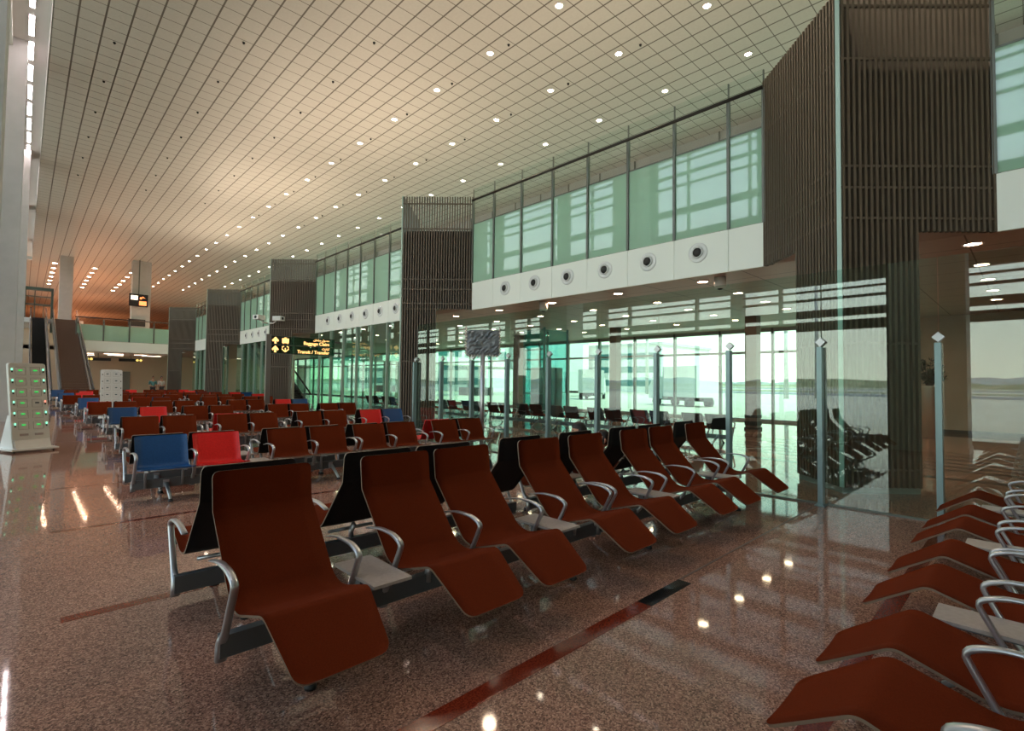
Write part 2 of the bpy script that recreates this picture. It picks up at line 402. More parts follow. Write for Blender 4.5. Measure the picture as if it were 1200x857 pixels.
# outer facade
mb = MB()
for z0, z1 in ((0, .1), (3.0, 3.1), (3.95, 5.5), (8.4, 9.6), (12.6, HC)): mb.box(XF - .1, XF + .1, 3.2, 96, z0, z1)
for z0, z1 in ((3.9, 5.5), (8.4, 9.6), (12.6, HC)): mb.box(XF - .1, XF + .1, Y0, 3.2, z0, z1)
struct(mb.build('window_3', M['scrgrey']))
mb = MB(); y = 3.3
while y < 96: mb.box(XF - .13, XF + .05, y - .045, y + .045, 0, HC); y += 2.3
y = 3.3
while y > Y0: mb.box(XF - .13, XF + .05, y - .05, y + .05, 3.9, HC); y -= 2.6
struct(mb.build('window_4', M['mull']))
struct(MB().box(XF - .01, XF, Y0, 96, .05, HC).build('window_5', M['glassfac']))
struct(MB().box(XF - .25, XF - .15, Y0, 3.2, 0, 4.1).build('wall_right', M['beige']))
struct(MB().box(XF - .27, XF - .25, Y0, 3.2, 0, .12).build('baseboard_right', M['slatdark']))
# upper slab: soffit + floor
struct(MB().box(XW + .02, XF, Y0, 70, 4.1, 4.13).build('ceiling_lounge', M['soffit']))
struct(MB().box(XW + .02, XF, Y0, 70, 4.13, 4.6).build('floor_upper', M['beige']))
struct(MB().box(XW + .04, XF, Y0, 70, 4.6, 4.8).build('floor_upper_finish', M['tabletop']))

# exterior, both sides
struct(MB().box(-2500, XL - .4, -2500, 2500, -.3, -.12).box(XF + .4, 2500, -2500, 2500, -.3, -.12).box(XL - .4, XF + .4, Y1, 2500, -.3, -.12).build('ground', M['concrete']))
for s, nm in ((1, 'ground_taxiway'), (-1, 'ground_taxiway')):
    mb = MB()
    for d0, d1 in ((95, 125), (230, 300)):
        a, b = sorted((s * d0 + 10, s * d1 + 10)); mb.box(a, b, -2000, 2000, -.13, -.08)
    struct(mb.build(nm, M['taxi']))
    mb = MB()
    for d0, d1 in ((140, 175), (330, 420)):
        a, b = sorted((s * d0 + 10, s * d1 + 10)); mb.box(a, b, -2000, 2000, -.13, -.02)
    struct(mb.build('ground_scrub', M['scrub']))
def ridge(x, h, w, seed, name, m):
    random.seed(seed); n = 160; vs = []; fs = []
    H = 0
    for i in range(n + 1):
        y = -2200 + 4400 * i / n; H = .82 * H + random.uniform(-.25, .45) * h; H = max(.25 * h, min(h, H))
        vs += [(x - w, y, -.2), (x - w * .2, y, H), (x + w * .2, y, H * .95), (x + w, y, -.2)]
    for i in range(n):
        for k in range(3): a = i * 4 + k; fs.append((a, a + 1, a + 5, a + 4))
    tag(MB().add(vs, fs, 0, True).build(name, m), kind='structure')
ridge(620, 9, 25, 3, 'ground_treeline', M['scrub']); ridge(-600, 9, 25, 4, 'ground_treeline', M['scrub'])
ridge(1900, 20, 200, 5, 'ground_hills', M['hill']); ridge(-1900, 30, 200, 6, 'ground_hills', M['hill'])

# white band with joints, and the glazing above it, bay by bay
bays = [(-9.0, YC[0] - 1.66)] + [(YC[i] + 1.66, YC[i + 1] - 1.66) for i in range(4)]
mb = MB()
for a, b in bays + [(YC[4] + 1.66, 56.0)]:
    n = max(1, round((b - a) / 1.222)); 
    j0 = None
    ys = [a]
    # joints on the module counted from the next column
    base = a + .70 if a > -5 else b - 1.3
    q = base
    while q < b - .2:
        if q > a + .2: ys.append(q)
        q += 1.222
    if a < -5:
        ys = [a]; q = b - .9
        qs = []
        while q > a + .2: qs.append(q); q -= 1.222
        ys += qs[::-1]
    ys.append(b)
    for p, q in zip(ys, ys[1:]): mb.box(XW - .03, XW + .03, p + .006, q - .006, 3.95, 4.83)
    mb.box(XW - .005, XW + .04, a, b, 3.96, 4.82)
struct(mb.build('wall_band', M['white_band']))
noz = None
names = ['between the second and third', 'x']
for bi, (a, b) in enumerate(bays[1:4]):
    for k in range(6):
        y = YC[bi] + 3.02 + 1.222 * k
        lab = 'round white air nozzle on the band, %s from the near end of %s bay' % (['first', 'second', 'third', 'fourth', 'fifth', 'sixth'][k], ['the nearest', 'the second', 'the third'][bi])
        if noz is None:
            noz = empty('air_nozzle', (XW - .03, y, 4.46), lab, 'air nozzle', 'air nozzles along the white band')
            MB().lathe([(.215, 0), (.215, -.012), (.20, -.02), (.13, -.03), (.125, -.01)], axis='x', seg=32).build('flange', M['whitegloss'], noz)
            MB().lathe([(.125, -.028), (.12, -.055), (.105, -.07), (.098, -.05), (.098, -.02)], axis='x', seg=32).build('ring', M['whitegloss'], noz)
            MB().lathe([(.096, -.03), (.09, -.06), (.07, -.078), (.03, -.085), (.001, -.086)], axis='x', seg=24).build('jet_ball', M['slatdark'], noz)
        else: copy_tree(noz, (XW - .03, y, 4.46), 0, lab)

def upper_screen(a, b, idx, joints):
    where = ['right of the nearest slatted column', 'between the nearest and second slatted columns', 'between the second and third slatted columns', 'between the third and fourth slatted columns', 'between the fourth and fifth slatted columns'][idx]
    r = empty('glass_screen', (XW, (a + b) / 2, 4.83), 'upper glass screen of frosted green panels %s' % where, 'glass screen', 'upper glass screens above the white band')
    cy = (a + b) / 2; ys = [a] + joints + [b]
    for p, q in zip(ys, ys[1:]):
        MB().box(-.008, .008, p - cy + .02, q - cy - .02, .02, 1.93).build('frosted_panel', M['frost'], r)
        MB().box(-.006, .006, p - cy + .02, q - cy - .02, 1.96, 3.12).build('clear_pane', M['glassclear'], r)
    for y in ys: MB().box(-.05, .03, y - cy - .028, y - cy + .028, 0, 2.72).box(-.02, .02, y - cy - .012, y - cy + .012, 2.72, 3.1).build('mullion', M['mull'], r)
    MB().tube([(-.06, a - cy, 2.72), (-.06, b - cy, 2.72)], .04, 8).build('handrail', M['handrail'], r)
    MB().box(-.02, .02, a - cy, b - cy, 1.93, 1.96).build('transom', M['mull'], r)
for i, (a, b) in enumerate(bays):
    if i == 0:
        J = [];  q = b - .9
        while q > a + .3: J.append(q); q -= 1.222
        J = J[::-1]
    else:
        J = []; q = a + .70
        while q < b - .25: J.append(q); q += 1.222
    upper_screen(a, b, i, J)

# slatted columns: triangular bronze-slat boxes on 45 degree faces
def slatted_column(y0, lab):
    r = empty('slatted_column', (8.86, y0, 0), lab, 'column', 'bronze slatted columns along the glass wall')
    s2 = math.sqrt(.5)
    for sgn, nm in ((1, 'slat_screen'), (-1, 'slat_screen')):
        mb = MB(); L = 1.64 / s2; n = 28; Lp = .80 / s2
        d = Vector((s2, sgn * s2, 0)); nn = Vector((-s2, sgn * s2, 0)) 
        for k in range(n):
            t = .045 + (L - .06) * k / (n - 1)
            z0 = .09 if t <= Lp + .02 else 3.95
            c = d * t - nn * .0
            mb.obox((c.x, c.y, (z0 + 7.68) / 2), d, nn, (0, 0, 1), .019, .045, (7.68 - z0) / 2)
        mb.build(nm, M['slat'], r)
        mb = MB()
        for z in (4.15, 4.62, 4.95, 6.62, 7.45):
            c = d * L / 2 + nn * .012; mb.obox((c.x, c.y, z), d, nn, (0, 0, 1), L / 2, .02, .018)
        for z in (.35, 2.25):
            c = d * Lp / 2 + nn * .012; mb.obox((c.x, c.y, z), d, nn, (0, 0, 1), Lp / 2, .02, .018)
        mb.build('slat_rail', M['slat'], r)
        c = d * (L / 2 + .06) - nn * .12
        MB().obox((c.x, c.y, 5.28), d, nn, (0, 0, 1), L / 2 - .06, .02, 1.3).build('backing_panel', M['slatdark'], r)
        c = d * (Lp / 2 + .03) - nn * .14
        MB().obox((c.x, c.y, 2.05), d, nn, (0, 0, 1), Lp / 2 - .07, .02, 1.95).build('core_panel', M['slatdark'], r)
    MB().box(-.03, .03, -.03, .03, .09, 7.7).build('corner_post', M['cornerpost'], r)
    MB().prism([(-.02, 0), (.80, -.82), (.80, .82)], 'z', 0, .09).build('plinth', M['plinth'], r)
    MB().prism([(.12, 0), (1.62, -1.5), (1.62, 1.5)], 'z', 3.97, 4.0).build('box_soffit', M['beige'], r)
    return r
cl = ['nearest and largest slatted bronze column, rising behind the glass wall', 'second slatted bronze column, beyond the row of air nozzles', 'third slatted bronze column, behind the baggage claim sign', 'fourth slatted bronze column, with an open top, mid distance', 'farthest slatted bronze column, beside the far white bridge']
col0 = slatted_column(YC[0], cl[0])
for y, t in zip(YC[1:], cl[1:]): copy_tree(col0, (8.86, y, 0), 0, t)

# free-standing glass wall
r = empty('glass_wall', (XG, 2, 0), 'tall frameless glass wall on blue grey posts along the lounge seats', 'glass wall')
ys = [.78 + 1.226 * k for k in range(-7, 10)]
for p, q in zip(ys, ys[1:]):
    MB().box(-.006, .006, p - 2 + .006, q - 2 - .006, .02, 3.15).build('pane', M['glass'], r)
for y in ys:
    po = MB().box(-.12, -.02, y - 2 - .03, y - 2 + .03, 0, 2.12).box(-.16, .02, y - 2 - .06, y - 2 + .06, 0, .015).build('post', M['post'], r)
    MB().obox((-.035, y - 2, 2.19), (1, 0, 0), (0, .7071, .7071), (0, -.7071, .7071), .03, .043, .043).build('glass_clamp', M['alu'], po)
MB().box(-.03, .03, ys[0] - 2, ys[-1] - 2, 0, .02).build('floor_track', M['mull'], r)
# lower glazing of the far bays, under the band
for i in range(1, 4):
    a, b = YC[i] + 1.0, YC[i + 1] - 1.0
    r = empty('glass_wall', (XW, (a + b) / 2, 0), 'floor-to-band glazing with pale fins in the %s bay past the second slatted column' % ['first', 'second', 'third'][i - 1], 'glass wall', 'floor-to-band glazed bays')
    n = round((b - a) / 1.22); cy = (a + b) / 2
    for k in range(n):
        p, q = a + (b - a) * k / n, a + (b - a) * (k + 1) / n
        MB().box(-.006, .006, p - cy + .01, q - cy - .01, .03, 3.95).build('pane', M['glass'], r)
        MB().box(-.1, .02, p - cy - .02, p - cy + .02, 0, 3.95).build('fin', M['cornerpost'], r)
    MB().box(-.05, .05, a - cy, b - cy, 0, .03).build('floor_track', M['mull'], r)

# ------------------------------------------------------------------ lamps
def downlight(loc, label, group, m, r=.15, proto={}):
    key = (m, r)
    if key not in proto:
        o = empty('ceiling_light', loc, label, 'ceiling light', group)
        MB().lathe([(r * 1.25, 0), (r * 1.25, -.012), (r * 1.02, -.02), (r, -.004)], seg=20).build('trim_ring', M['downring'], o)
        MB().lathe([(r, -.006), (r * .6, -.012), (.001, -.013)], seg=20).build('lens', M[m], o)
        proto[key] = o; return o
    return copy_tree(proto[key], loc, 0, label, group)
NORD = lambda k: ['first', 'second', 'third', 'fourth', 'fifth', 'sixth', 'seventh', 'eighth', 'ninth', 'tenth', 'eleventh', 'twelfth', 'thirteenth', 'fourteenth', 'fifteenth', 'sixteenth', 'seventeenth', 'eighteenth', 'nineteenth', 'twentieth', 'twenty-first', 'twenty-second', 'twenty-third', 'twenty-fourth', 'twenty-fifth', 'twenty-sixth'][k]
for ix, x in enumerate((11.9, 15.22, 18.54)):
    g = 'lit downlights in the tiled ceiling'
    for k in range(-1, 23):
        y = 3.72 + 3.3 * (k + 1)
        if x < 15 and y < 6: continue
        downlight((x, y, HC), '%s lit downlight from the near end, %s lit line of the tiled ceiling' % (NORD(k + 1), ['first', 'second', 'third'][ix]), g, 'lamp', .11)
for ix, x in enumerate((2.1, 5.35, 8.6)):
    for k in range(6):
        downlight((x, 71.5 + 3.3 * k, HC), '%s warm downlight of the %s short line over the far bridge' % (NORD(k), ['left', 'middle', 'right'][ix]), 'warm downlights over the far bridge', 'lampwarm', .2)
for ix, x in enumerate((11.8, 13.9, 15.9, 17.8, 19.7)):
    for k in range(0, 12):
        downlight((x, .7 + 2.43 * k, 4.1), '%s soffit downlight from the near end, line %s in from the white band' % (NORD(k), ['nearest', 'second', 'third', 'fourth', 'fifth'][ix]), 'downlights under the lounge soffit', 'lampwarm', .12)
sl = None
for k in range(34):
    y = 5.0 + 1.93 * k
    lab = '%s slot light from the near end of the left ceiling cove' % (NORD(k) if k < 26 else 'far')
    if k >= 26: lab = 'one of the farthest slot lights crowding the end of the left cove'
    if sl is None:
        sl = empty('slot_light', (-.14, y, HC + .35), lab, 'slot light', 'slot lights in the left ceiling cove')
        MB().box(-.09, -.065, -.7, .7, -.03, 0).box(.065, .09, -.7, .7, -.03, 0).build('housing', M['white'], sl)
        MB().box(-.065, .065, -.68, .68, -.02, -.004).build('lens', M['slotlamp'], sl)
    else: copy_tree(sl, (-.14, y, HC + .35), 0, lab)
# sprinkler heads: small dark dots
sp = None; gi = 0
for x in (2.0, 5.3, 8.6, 12.05, 15.35):
    for k in range(11):
        y = 6.2 + 3.3 * k
        lab = '%s small dark sprinkler from the near end, ceiling line %s' % (NORD(k), {2.0: 'beside the cove', 5.3: 'second from the cove', 8.6: 'third from the cove', 12.05: 'beside the first lit lamps', 15.35: 'beside the second lit lamps'}[x])
        if sp is None:
            sp = tag(MB().lathe([(.045, 0), (.045, -.02), (.025, -.05), (.035, -.055), (.001, -.06)], seg=12).build('ceiling_sprinkler', M['black'], loc=(x, y, HC)), lab, 'sprinkler', 'sprinkler heads dotted over the tiled ceiling')
        else:
            o = sp.copy(); COL.objects.link(o); o.location = (x, y, HC); o['label'] = lab

# ------------------------------------------------------------------ benches
def arm_mb(s=1.0, back=.22):
    """armrest: root on the beam at y=0, z 0 = floor, opening towards -y"""
    P = smoothpath([(back, .585), (.06, .617), (-.12, .612), (-.215, .57), (-.06, .27), (.0, .22), (.0, .12)], [.06, .05, .04, .05, .04], 4)
    n = len(P); pts = [(0, p[0], p[1]) for p in P]
    w = []; t = []
    for i in range(n):
        q = i / (n - 1); w.append(.038 if q < .6 else .038 + .016 * (q - .6) / .4); t.append(.010 + .014 * min(1, q / .4) + (.022 * (q - .6) / .4 if q > .6 else 0))
    return MB().strap(pts, w, t)
def leg_mb(front, back):
    """inverted V pedestal under the beam at y=0"""
    mb = MB()
    for e in (front, back):
        s = -1 if e < 0 else 1
        mb.strap([(0, 0, .17), (0, s * .07, .185), (0, e * .55, .13), (0, e, .028)], [.06, .055, .042, .034], [.06, .05, .04, .028])
    mb.box(-.035, .035, -.035, .035, .14, .24)
    return mb
# lounger profile, y relative to pair centre (front half faces -y)
LP = smoothpath([(-.125, 1.045), (-.155, .815), (-.53, .395), (-.66, .375), (-.99, .475), (-1.31, .26)], [.012, .07, .05, .04], 6)
# dense sampling near both ends so the corners can be rounded
def densify(P, m=.012, at=.07):
    out = []
    L = [0]
    for i in range(1, len(P)): L.append(L[-1] + (P[i] - P[i - 1]).length)
    T = L[-1]; marks = sorted(set([0, .006, .014, .025, .04, .06] + [T, T - .006, T - .014, T - .025, T - .04, T - .06] + L[1:-1]))
    for s in marks:
        for i in range(1, len(P)):
            if s <= L[i] + 1e-9:
                t = (s - L[i - 1]) / max(1e-9, L[i] - L[i - 1]); out.append(P[i - 1].lerp(P[i], t)); break
    return out
LP = densify(LP)
def corner(d, r): return r - math.sqrt(max(0, r * r - (r - d) ** 2)) if d < r else 0
def wl(s, T):
    w = .590 - .02 * (s / T) - .105 * max(0, (s / T - .70) / .30)
    return w - 2 * corner(s, .04) * .9 - 2 * corner(T - s, .06) * .95
SP = densify(smoothpath([(-.10, .815), (-.185, .62), (-.26, .405), (-.40, .395), (-.72, .44)], [.1, .055, .12], 6))
def wsit(s, T): return .605 - 2 * corner(s, .018) - 2 * corner(T - s, .035)
lounger_me = {}
def lounger_shell(parent, x, kind):
    if kind not in lounger_me:
        o = (shell(LP, wl, .013, .005) if kind == 'lounge' else shell(SP, wsit, .015, .007)).build('lounger_shell' if kind == 'lounge' else 'seat_shell', [M['brown'] if kind in ('lounge', 'brown') else M[kind], M['shellrim'] if kind in ('lounge', 'brown') else M[kind], M['shellback'] if kind in ('lounge', 'brown') else M[kind]], parent, fixn=False)
        lounger_me[kind] = o
    else:
        o = lounger_me[kind].copy(); COL.objects.link(o); o.parent = parent
    o.location = (x, 0, 0)
    return o
PART = {}
def part(key, mk, name, m, parent, loc):
    if key not in PART: PART[key] = mk().build(name, m, parent)
    else:
        o = PART[key].copy(); COL.objects.link(o); o.parent = parent; PART_o = o
        o.location = loc; return o
    PART[key].location = loc
    return PART[key]

def bench(kind, x0, yc, facing, colors, label, group):
    """kind 'lounge' or 'sit'; x0 = left end; yc = pair centre; facing -1 (towards -y) or +1"""
    if kind == 'lounge':
        off = [0, .955, 1.60, 2.565]; W = .605; yb = -.55; total = 3.17; tab = [.77, 2.385]; arms = [-.03, .64, .925, 1.58, 2.24, 2.535, 3.20]; tw = .25; tz = .43
    else:
        off = [0, .672, 1.68, 2.352]; W = .605; yb = -.33; total = 2.957; tab = [1.478]; arms = [-.03, .638, 1.31, 1.65, 2.318, 2.99]; tw = .28; tz = .40
    r = empty('lounger_bench' if kind == 'lounge' else 'seat_bench', (x0 + total / 2, yc, 0), label, 'bench', group, 0 if facing < 0 else PI)
    h = total / 2
    for o, c in zip(off, colors):
        x = o + W / 2 - h
        if facing > 0: x = -x
        lounger_shell(r, x, c)
        key = ('br', kind)
        def mkb():
            m = MB()
            if kind == 'lounge':
                m.strap([(0, yb - .02, .20), (0, yb - .03, .30), (0, yb + .02, .37)], .035, .05)
                m.tube([(-.20, yb - .03, .33), (.20, yb - .03, .33)], .014, 6)
            else:
                for sx in (-.21, .21): m.strap([(sx, yb - .065, .16), (sx, yb - .065, .33), (sx, yb - .10, .375), (sx, -.60, .40)], .03, .035)
                m.tube([(-.25, -.58, .405), (.25, -.58, .405)], .012, 6)
            return m
        part(key, mkb, 'seat_bracket', M['alu'], r, (x, 0, 0))
    bm = part(('beam', kind), lambda: MB().box(-h - .04, h + .04, yb - .03, yb + .03, .14, .255), 'beam', M['beam'], r, (0, 0, 0))
    for a in arms:
        x = a - h
        if facing > 0: x = -x
        part(('arm', kind), lambda: arm_mb(), 'armrest', M['alu'], r, (x, yb, 0))
    for a in tab:
        x = a - h
        if facing > 0: x = -x
        yf = -.93 if kind == 'lounge' else -.74; yk = -.42 if kind == 'lounge' else -.24
        t = part(('tab', kind), lambda: MB().box(-tw / 2, tw / 2, yf, yk, tz - .018, tz), 'side_table', M['tabletop'], r, (x, 0, 0))
        e = part(('tabs', kind), lambda: MB().box(-.03, .03, yb - .03, yb + .03, .25, tz - .018).box(-tw / 2 + .03, tw / 2 - .03, yf + .06, yk - .06, tz - .035, tz - .018), 'table_support', M['beam'], t, (0, 0, 0))
    legs = [.30, 2.45] if kind == 'lounge' else [.33, 2.62]
    for a in legs:
        x = a - h
        if facing > 0: x = -x
        lg = part(('leg', kind), lambda: (leg_mb(-.36, .39) if kind == 'lounge' else leg_mb(-.34, .36)), 'leg', M['alu'], r, (x, yb, 0))
        for e in ((-.36, .39) if kind == 'lounge' else (-.34, .36)):
            part(('foot', kind), lambda: MB().lathe([(.03, 0), (.032, .012), (.022, .03), (.012, .034)], seg=12), 'foot_pad', M['black'], lg, (0, e, 0))
    return r
LG = ['lounge'] * 4
gA, gS = 'reclining lounger benches', 'upright seat benches in back-to-back rows'
bench('lounge', .825, 3.55, -1, LG, 'nearest bench of brown reclining loungers facing the camera side, with two side tables', gA)
bench('lounge', 4.135, 3.55, -1, LG, 'second bench of brown loungers facing the camera side, toward the glass wall', gA)
bench('lounge', .825, 3.55, 1, LG, 'brown lounger bench backing onto the nearest lounger bench, facing away', gA)
bench('lounge', 4.29, 3.55, 1, LG, 'brown lounger bench facing away by the glass wall, with two people reclining', gA)
bench('lounge', 1.10, -.55, 1, LG, 'closest lounger bench in the bottom right corner, footrests pointing into the aisle', gA)
bench('lounge', 4.42, -.55, 1, LG, 'right-hand lounger bench next to the glass wall, footrests pointing into the aisle', gA)
B_, R_, N_ = 'blue', 'red', 'brown'
def cols(a, b=N_, c=N_, d=N_): return [a, b, c, d]
rows = [
 (1.107, [cols(B_, R_), cols(N_)], [cols(N_), cols(N_, N_, R_, N_)], [0, 3.12]),
 (1.45, [cols(N_), cols(N_, N_, R_, B_)], [cols(N_, N_, R_, N_), cols(N_)], [0, 3.42]),
 (1.64, [cols(B_, R_), cols(N_)], [cols(N_), cols(N_)], [0, 3.95]),
 (1.53, [cols(N_), cols(N_, N_, R_, B_)], [cols(R_), cols(N_)], [0, 4.05]),
 (1.55, [cols(B_, R_), cols(N_)], None, [0, 4.1]),
 (1.3, [cols(N_), cols(N_), cols(N_, N_, R_, N_)], None, [0, 3.0, 6.0]),
 (1.3, [cols(B_, R_), cols(N_), cols(N_, N_, R_, B_)], None, [0, 3.0, 6.0]),
 (1.7, [cols(N_, R_), cols(N_, N_, R_, N_)], None, [0, 4.1]),
 (1.3, [cols(B_, N_), cols(N_, R_, N_, N_), cols(N_, R_)], None, [0, 3.0, 6.0]),
]
CN = {'blue': 'blue', 'red': 'red', 'brown': 'brown'}
for ri, (x0, fr, bk, off) in enumerate(rows):
    yc = 8.52 + 4.215 * ri
    for bi, cc in enumerate(fr):
        pos = 'aisle end' if bi == 0 else 'glass wall end' if bi == len(fr) - 1 else 'middle'
        desc = ' and '.join([k for k in ('blue', 'red', 'brown') if k in cc])
        bench('sit', x0 + off[bi], yc, -1, cc, '%s seats, %s of the %s row, facing the camera' % (desc, pos, NORD(ri)), gS)
    for bi, cc in enumerate(bk or fr):
        pos = 'aisle end' if bi == 0 else 'glass wall end' if bi == len(fr) - 1 else 'middle'
        desc = ' and '.join([k for k in ('blue', 'red', 'brown') if k in cc])
        bench('sit', x0 + off[bi], yc, 1, cc[::-1] if not bk else cc, '%s seats, %s, backing onto the %s row' % (desc, pos, NORD(ri)), gS)
# benches in the departure lounge beyond the glass, backs along the hall
for k in range(6):
    y = 5.6 + 3.3 * k
    o = bench('sit', 0, 0, -1, [N_] * 4, '%s dark seat bench from the near end beyond the glass wall' % NORD(k), 'seat benches in the lounge beyond the glass wall')
    o.location = (13.2, y + 1.5, 0); o.rotation_euler = (0, 0, PI / 2)

# ------------------------------------------------------------------ charging kiosks
def kiosk(loc, rz, label, lit):
    r = empty('charging_kiosk', loc, label, 'charging kiosk', None, rz)
    # leaning slab: front lower edge y=0, leans back
    zt, lean, W = 1.90, .42, .63
    def P(x, z, out=0.0):
        t = z / zt; return (x, lean * t - out, z + out * .2)
    mb = MB(); R = .05; n = 5
    pts = [(-W / 2, .26), (W / 2, .26)]
    for k in range(n + 1): q = PI / 2 * k / n; pts.append((W / 2 - R + R * math.cos(q), zt - R + R * math.sin(q)))
    for k in range(n + 1): q = PI / 2 + PI / 2 * k / n; pts.append((-W / 2 + R + R * math.cos(q), zt - R + R * math.sin(q)))
    m = len(pts)
    vs = [P(x, z) for x, z in pts] + [(P(x, z)[0], P(x, z)[1] + .10, P(x, z)[2]) for x, z in pts]
    mb.add(vs, [tuple(range(m)), tuple(range(2 * m - 1, m - 1, -1))] + [(i, i + m, (i + 1) % m + m, (i + 1) % m) for i in range(m)])
    mb.build('body', M['kiosk'], r)
    MB().prism([(.0, .07), (.60, .07), (.60, .14), (.32, .78), (.20, .75), (.085, .27)], 'x', -W / 2 - .006, W / 2 + .006).build('stand', M['whitegloss'], r)
    MB().prism([(-.07, .07), (.08, .07), (.08, .255), (.03, .255)], 'x', -W / 2 + .02, W / 2 - .02).build('skirt', M['kiosk'], r)
    MB().prism([(-.16, .04), (.66, .04), (.66, .075), (-.16, .075)], 'x', -W / 2 - .08, W / 2 + .08).build('base_plate', M['whitegloss'], r)
    for sx in (-1, 1):
        for yy in (-.08, .58):
            MB().lathe([(.02, -.012), (.02, .012)], (sx * (W / 2 + .02), yy, .02), 'x', 14).box(sx * (W / 2 + .02) - .012, sx * (W / 2 + .02) + .012, yy - .012, yy + .012, .02, .042).build('castor', M['black'], r)
    ax, az = Vector((1, 0, 0)), Vector((0, lean, zt)).normalized(); ay = az.cross(ax)
    for j in range(6 if lit else 5):
        z = 1.73 - j * (.235 if lit else .25)
        for i, x in enumerate((-.12, .13)):
            x = x + .0
            mb = MB(); c = Vector(P(x, z, .003))
            for dx, dz, hx, hz in ((0, .085, .085, .002), (0, -.085, .085, .002), (.085, 0, .002, .085), (-.085, 0, .002, .085)):
                mb.obox(c + ax * dx + az * dz, ax, ay, az, hx, .003, hz)
            d = mb.build('locker_door', M['kioskline'], r)
            off = lit and j == 3 and i == 1
            MB().obox(c + az * .01 + ay * -.004, ax, ay, az, .033, .004, .015).build('display', M['display_dark'] if (not lit or off) else M['led_green'], d)
            xx = x + (-.14 if i == 0 else .14)
            MB().obox(Vector(P(xx, z - .012, .006)), ax, ay, az, .011, .006, .022).build('key_slot', M['black'], r)
            if lit:
                MB().obox(Vector(P(xx, z + .03, .006)), ax, ay, az, .011, .006, .022).build('indicator', M['led_red'] if off else M['led_mint'], r)
    for x in (-.12, .13):
        MB().obox(Vector(P(x, .36, .004)), ax, ay, az, .07, .004, .022).build('cable_tray', M['kioskline'], r)
    return r
kiosk((.21, 15.05, 0), math.radians(20), 'white leaning phone charging kiosk with green lit displays, at the left edge beside the pillar', True)
kiosk((2.36, 23.2, 0), 0, 'smaller white charging kiosk with dark displays, standing among the far seats', False)

# ------------------------------------------------------------------ potted plant behind the glass wall
r = empty('potted_plant', (20.6, 2.32, 0), 'bushy dark green plant in a tall metal planter behind the glass wall', 'potted plant')
MB().lathe([(.20, 0), (.22, .02), (.28, 1.60), (.29, 1.64), (.27, 1.64), (.25, 1.55), (.001, 1.54)], seg=32).build('planter', M['potmetal'], r)
MB().lathe([(.245, 1.555), (.001, 1.575)], seg=20).build('soil', M['soil'], r)
random.seed(11); mb = MB(); st = MB()
for k in range(22):
    a = random.uniform(0, 2 * PI); h = random.uniform(.25, .95); q = random.uniform(.12, .55)
    P = [(.05 * math.cos(a), .05 * math.sin(a), 1.55), (q * .4 * math.cos(a), q * .4 * math.sin(a), 1.6 + h * .6), (q * math.cos(a), q * math.sin(a), 1.6 + h)]
    st.tube(P, [.012, .009, .005], 5)
    for j in range(34):
        t = random.uniform(.15, 1.0); b = Vector(P[1]).lerp(Vector(P[2]), t) if t > .4 else Vector(P[0]).lerp(Vector(P[1]), t + .55)
        d = Vector((random.gauss(0, 1), random.gauss(0, 1), random.gauss(.3, .7))).normalized(); s = d.cross(Vector((0, 0, 1))).normalized() * random.uniform(.028, .042)
        L = random.uniform(.09, .15); n = d.cross(s).normalized() * .012
        mb.add([b, b + d * L * .5 + s + n, b + d * L, b + d * L * .5 - s + n], [(0, 1, 2), (0, 2, 3)])
st.build('stem', M['soil'], r); mb.build('foliage', M['foliage'], r, fixn=False)

# ------------------------------------------------------------------ hanging direction sign
def text(s, size, loc, m, parent, name, ext=.006, align='LEFT'):
    cu = bpy.data.curves.new(name, 'FONT'); cu.body = s; cu.size = size; cu.extrude = ext; cu.align_x = align
    o = bpy.data.objects.new(name, cu); COL.objects.link(o); cu.materials.append(m); cu.offset = size * .012
    bpy.context.view_layer.update()
    me = bpy.data.meshes.new_from_object(o.evaluated_get(bpy.context.evaluated_depsgraph_get()))
    bpy.data.objects.remove(o); o = bpy.data.objects.new(name, me); COL.objects.link(o)
    o.parent = parent; o.location = loc; o.rotation_euler = (PI / 2, 0, 0)
    return o
r = empty('direction_sign', (8.76, 22.2, 0), 'dark glass direction sign reading Baggage Claim and Transit / Transfer in amber letters', 'sign')
MB().box(-1.33, 1.42, -.03, .03, 2.70, 3.45).build('sign_panel', M['signgreen'], r)
MB().box(-1.33, -.72, -.034, -.028, 3.09, 3.45).build('icon_field', M['signblack'], r)
MB().box(-1.33, 1.42, -.036, .036, 3.065, 3.085).box(-1.33, 1.42, -.036, .036, 3.44, 3.46).box(-1.33, 1.42, -.036, .036, 2.69, 2.71).build('sign_rail', M['mull'], r)
MB().box(-1.52, -1.33, -.06, .06, 0, 3.5).build('side_post', M['escal'], r)
MB().box(1.42, 1.72, -.05, .05, 3.28, 3.36).box(1.42, 1.72, -.05, .05, 2.8, 2.88).build('wall_bracket', M['mull'], r)
for nm, z in (('arrow', 3.12), ('arrow', 2.75)):
    MB().prism([(-1.20, z), (-1.12, z), (-1.12, z + .13), (-1.06, z + .08), (-1.02, z + .14), (-1.16, z + .29), (-1.30, z + .14), (-1.26, z + .08), (-1.20, z + .13)], 'y', -.045, -.036).build(nm, M['signtext'], r)
MB().box(-.89, -.61, -.045, -.036, 3.16, 3.36).box(-.80, -.70, -.045, -.036, 3.37, 3.40).box(-.86, -.82, -.045, -.036, 3.13, 3.15).box(-.68, -.64, -.045, -.036, 3.13, 3.15).build('baggage_icon', M['signtext'], r)
mb = MB()
for s in (-1, 1): mb.tube([(-.75 + s * .02, -.04, 2.80), (-.75 + s * .13, -.04, 2.90), (-.75 + s * .12, -.04, 3.0), (-.75 + s * .06, -.04, 3.02)], .022, 6)
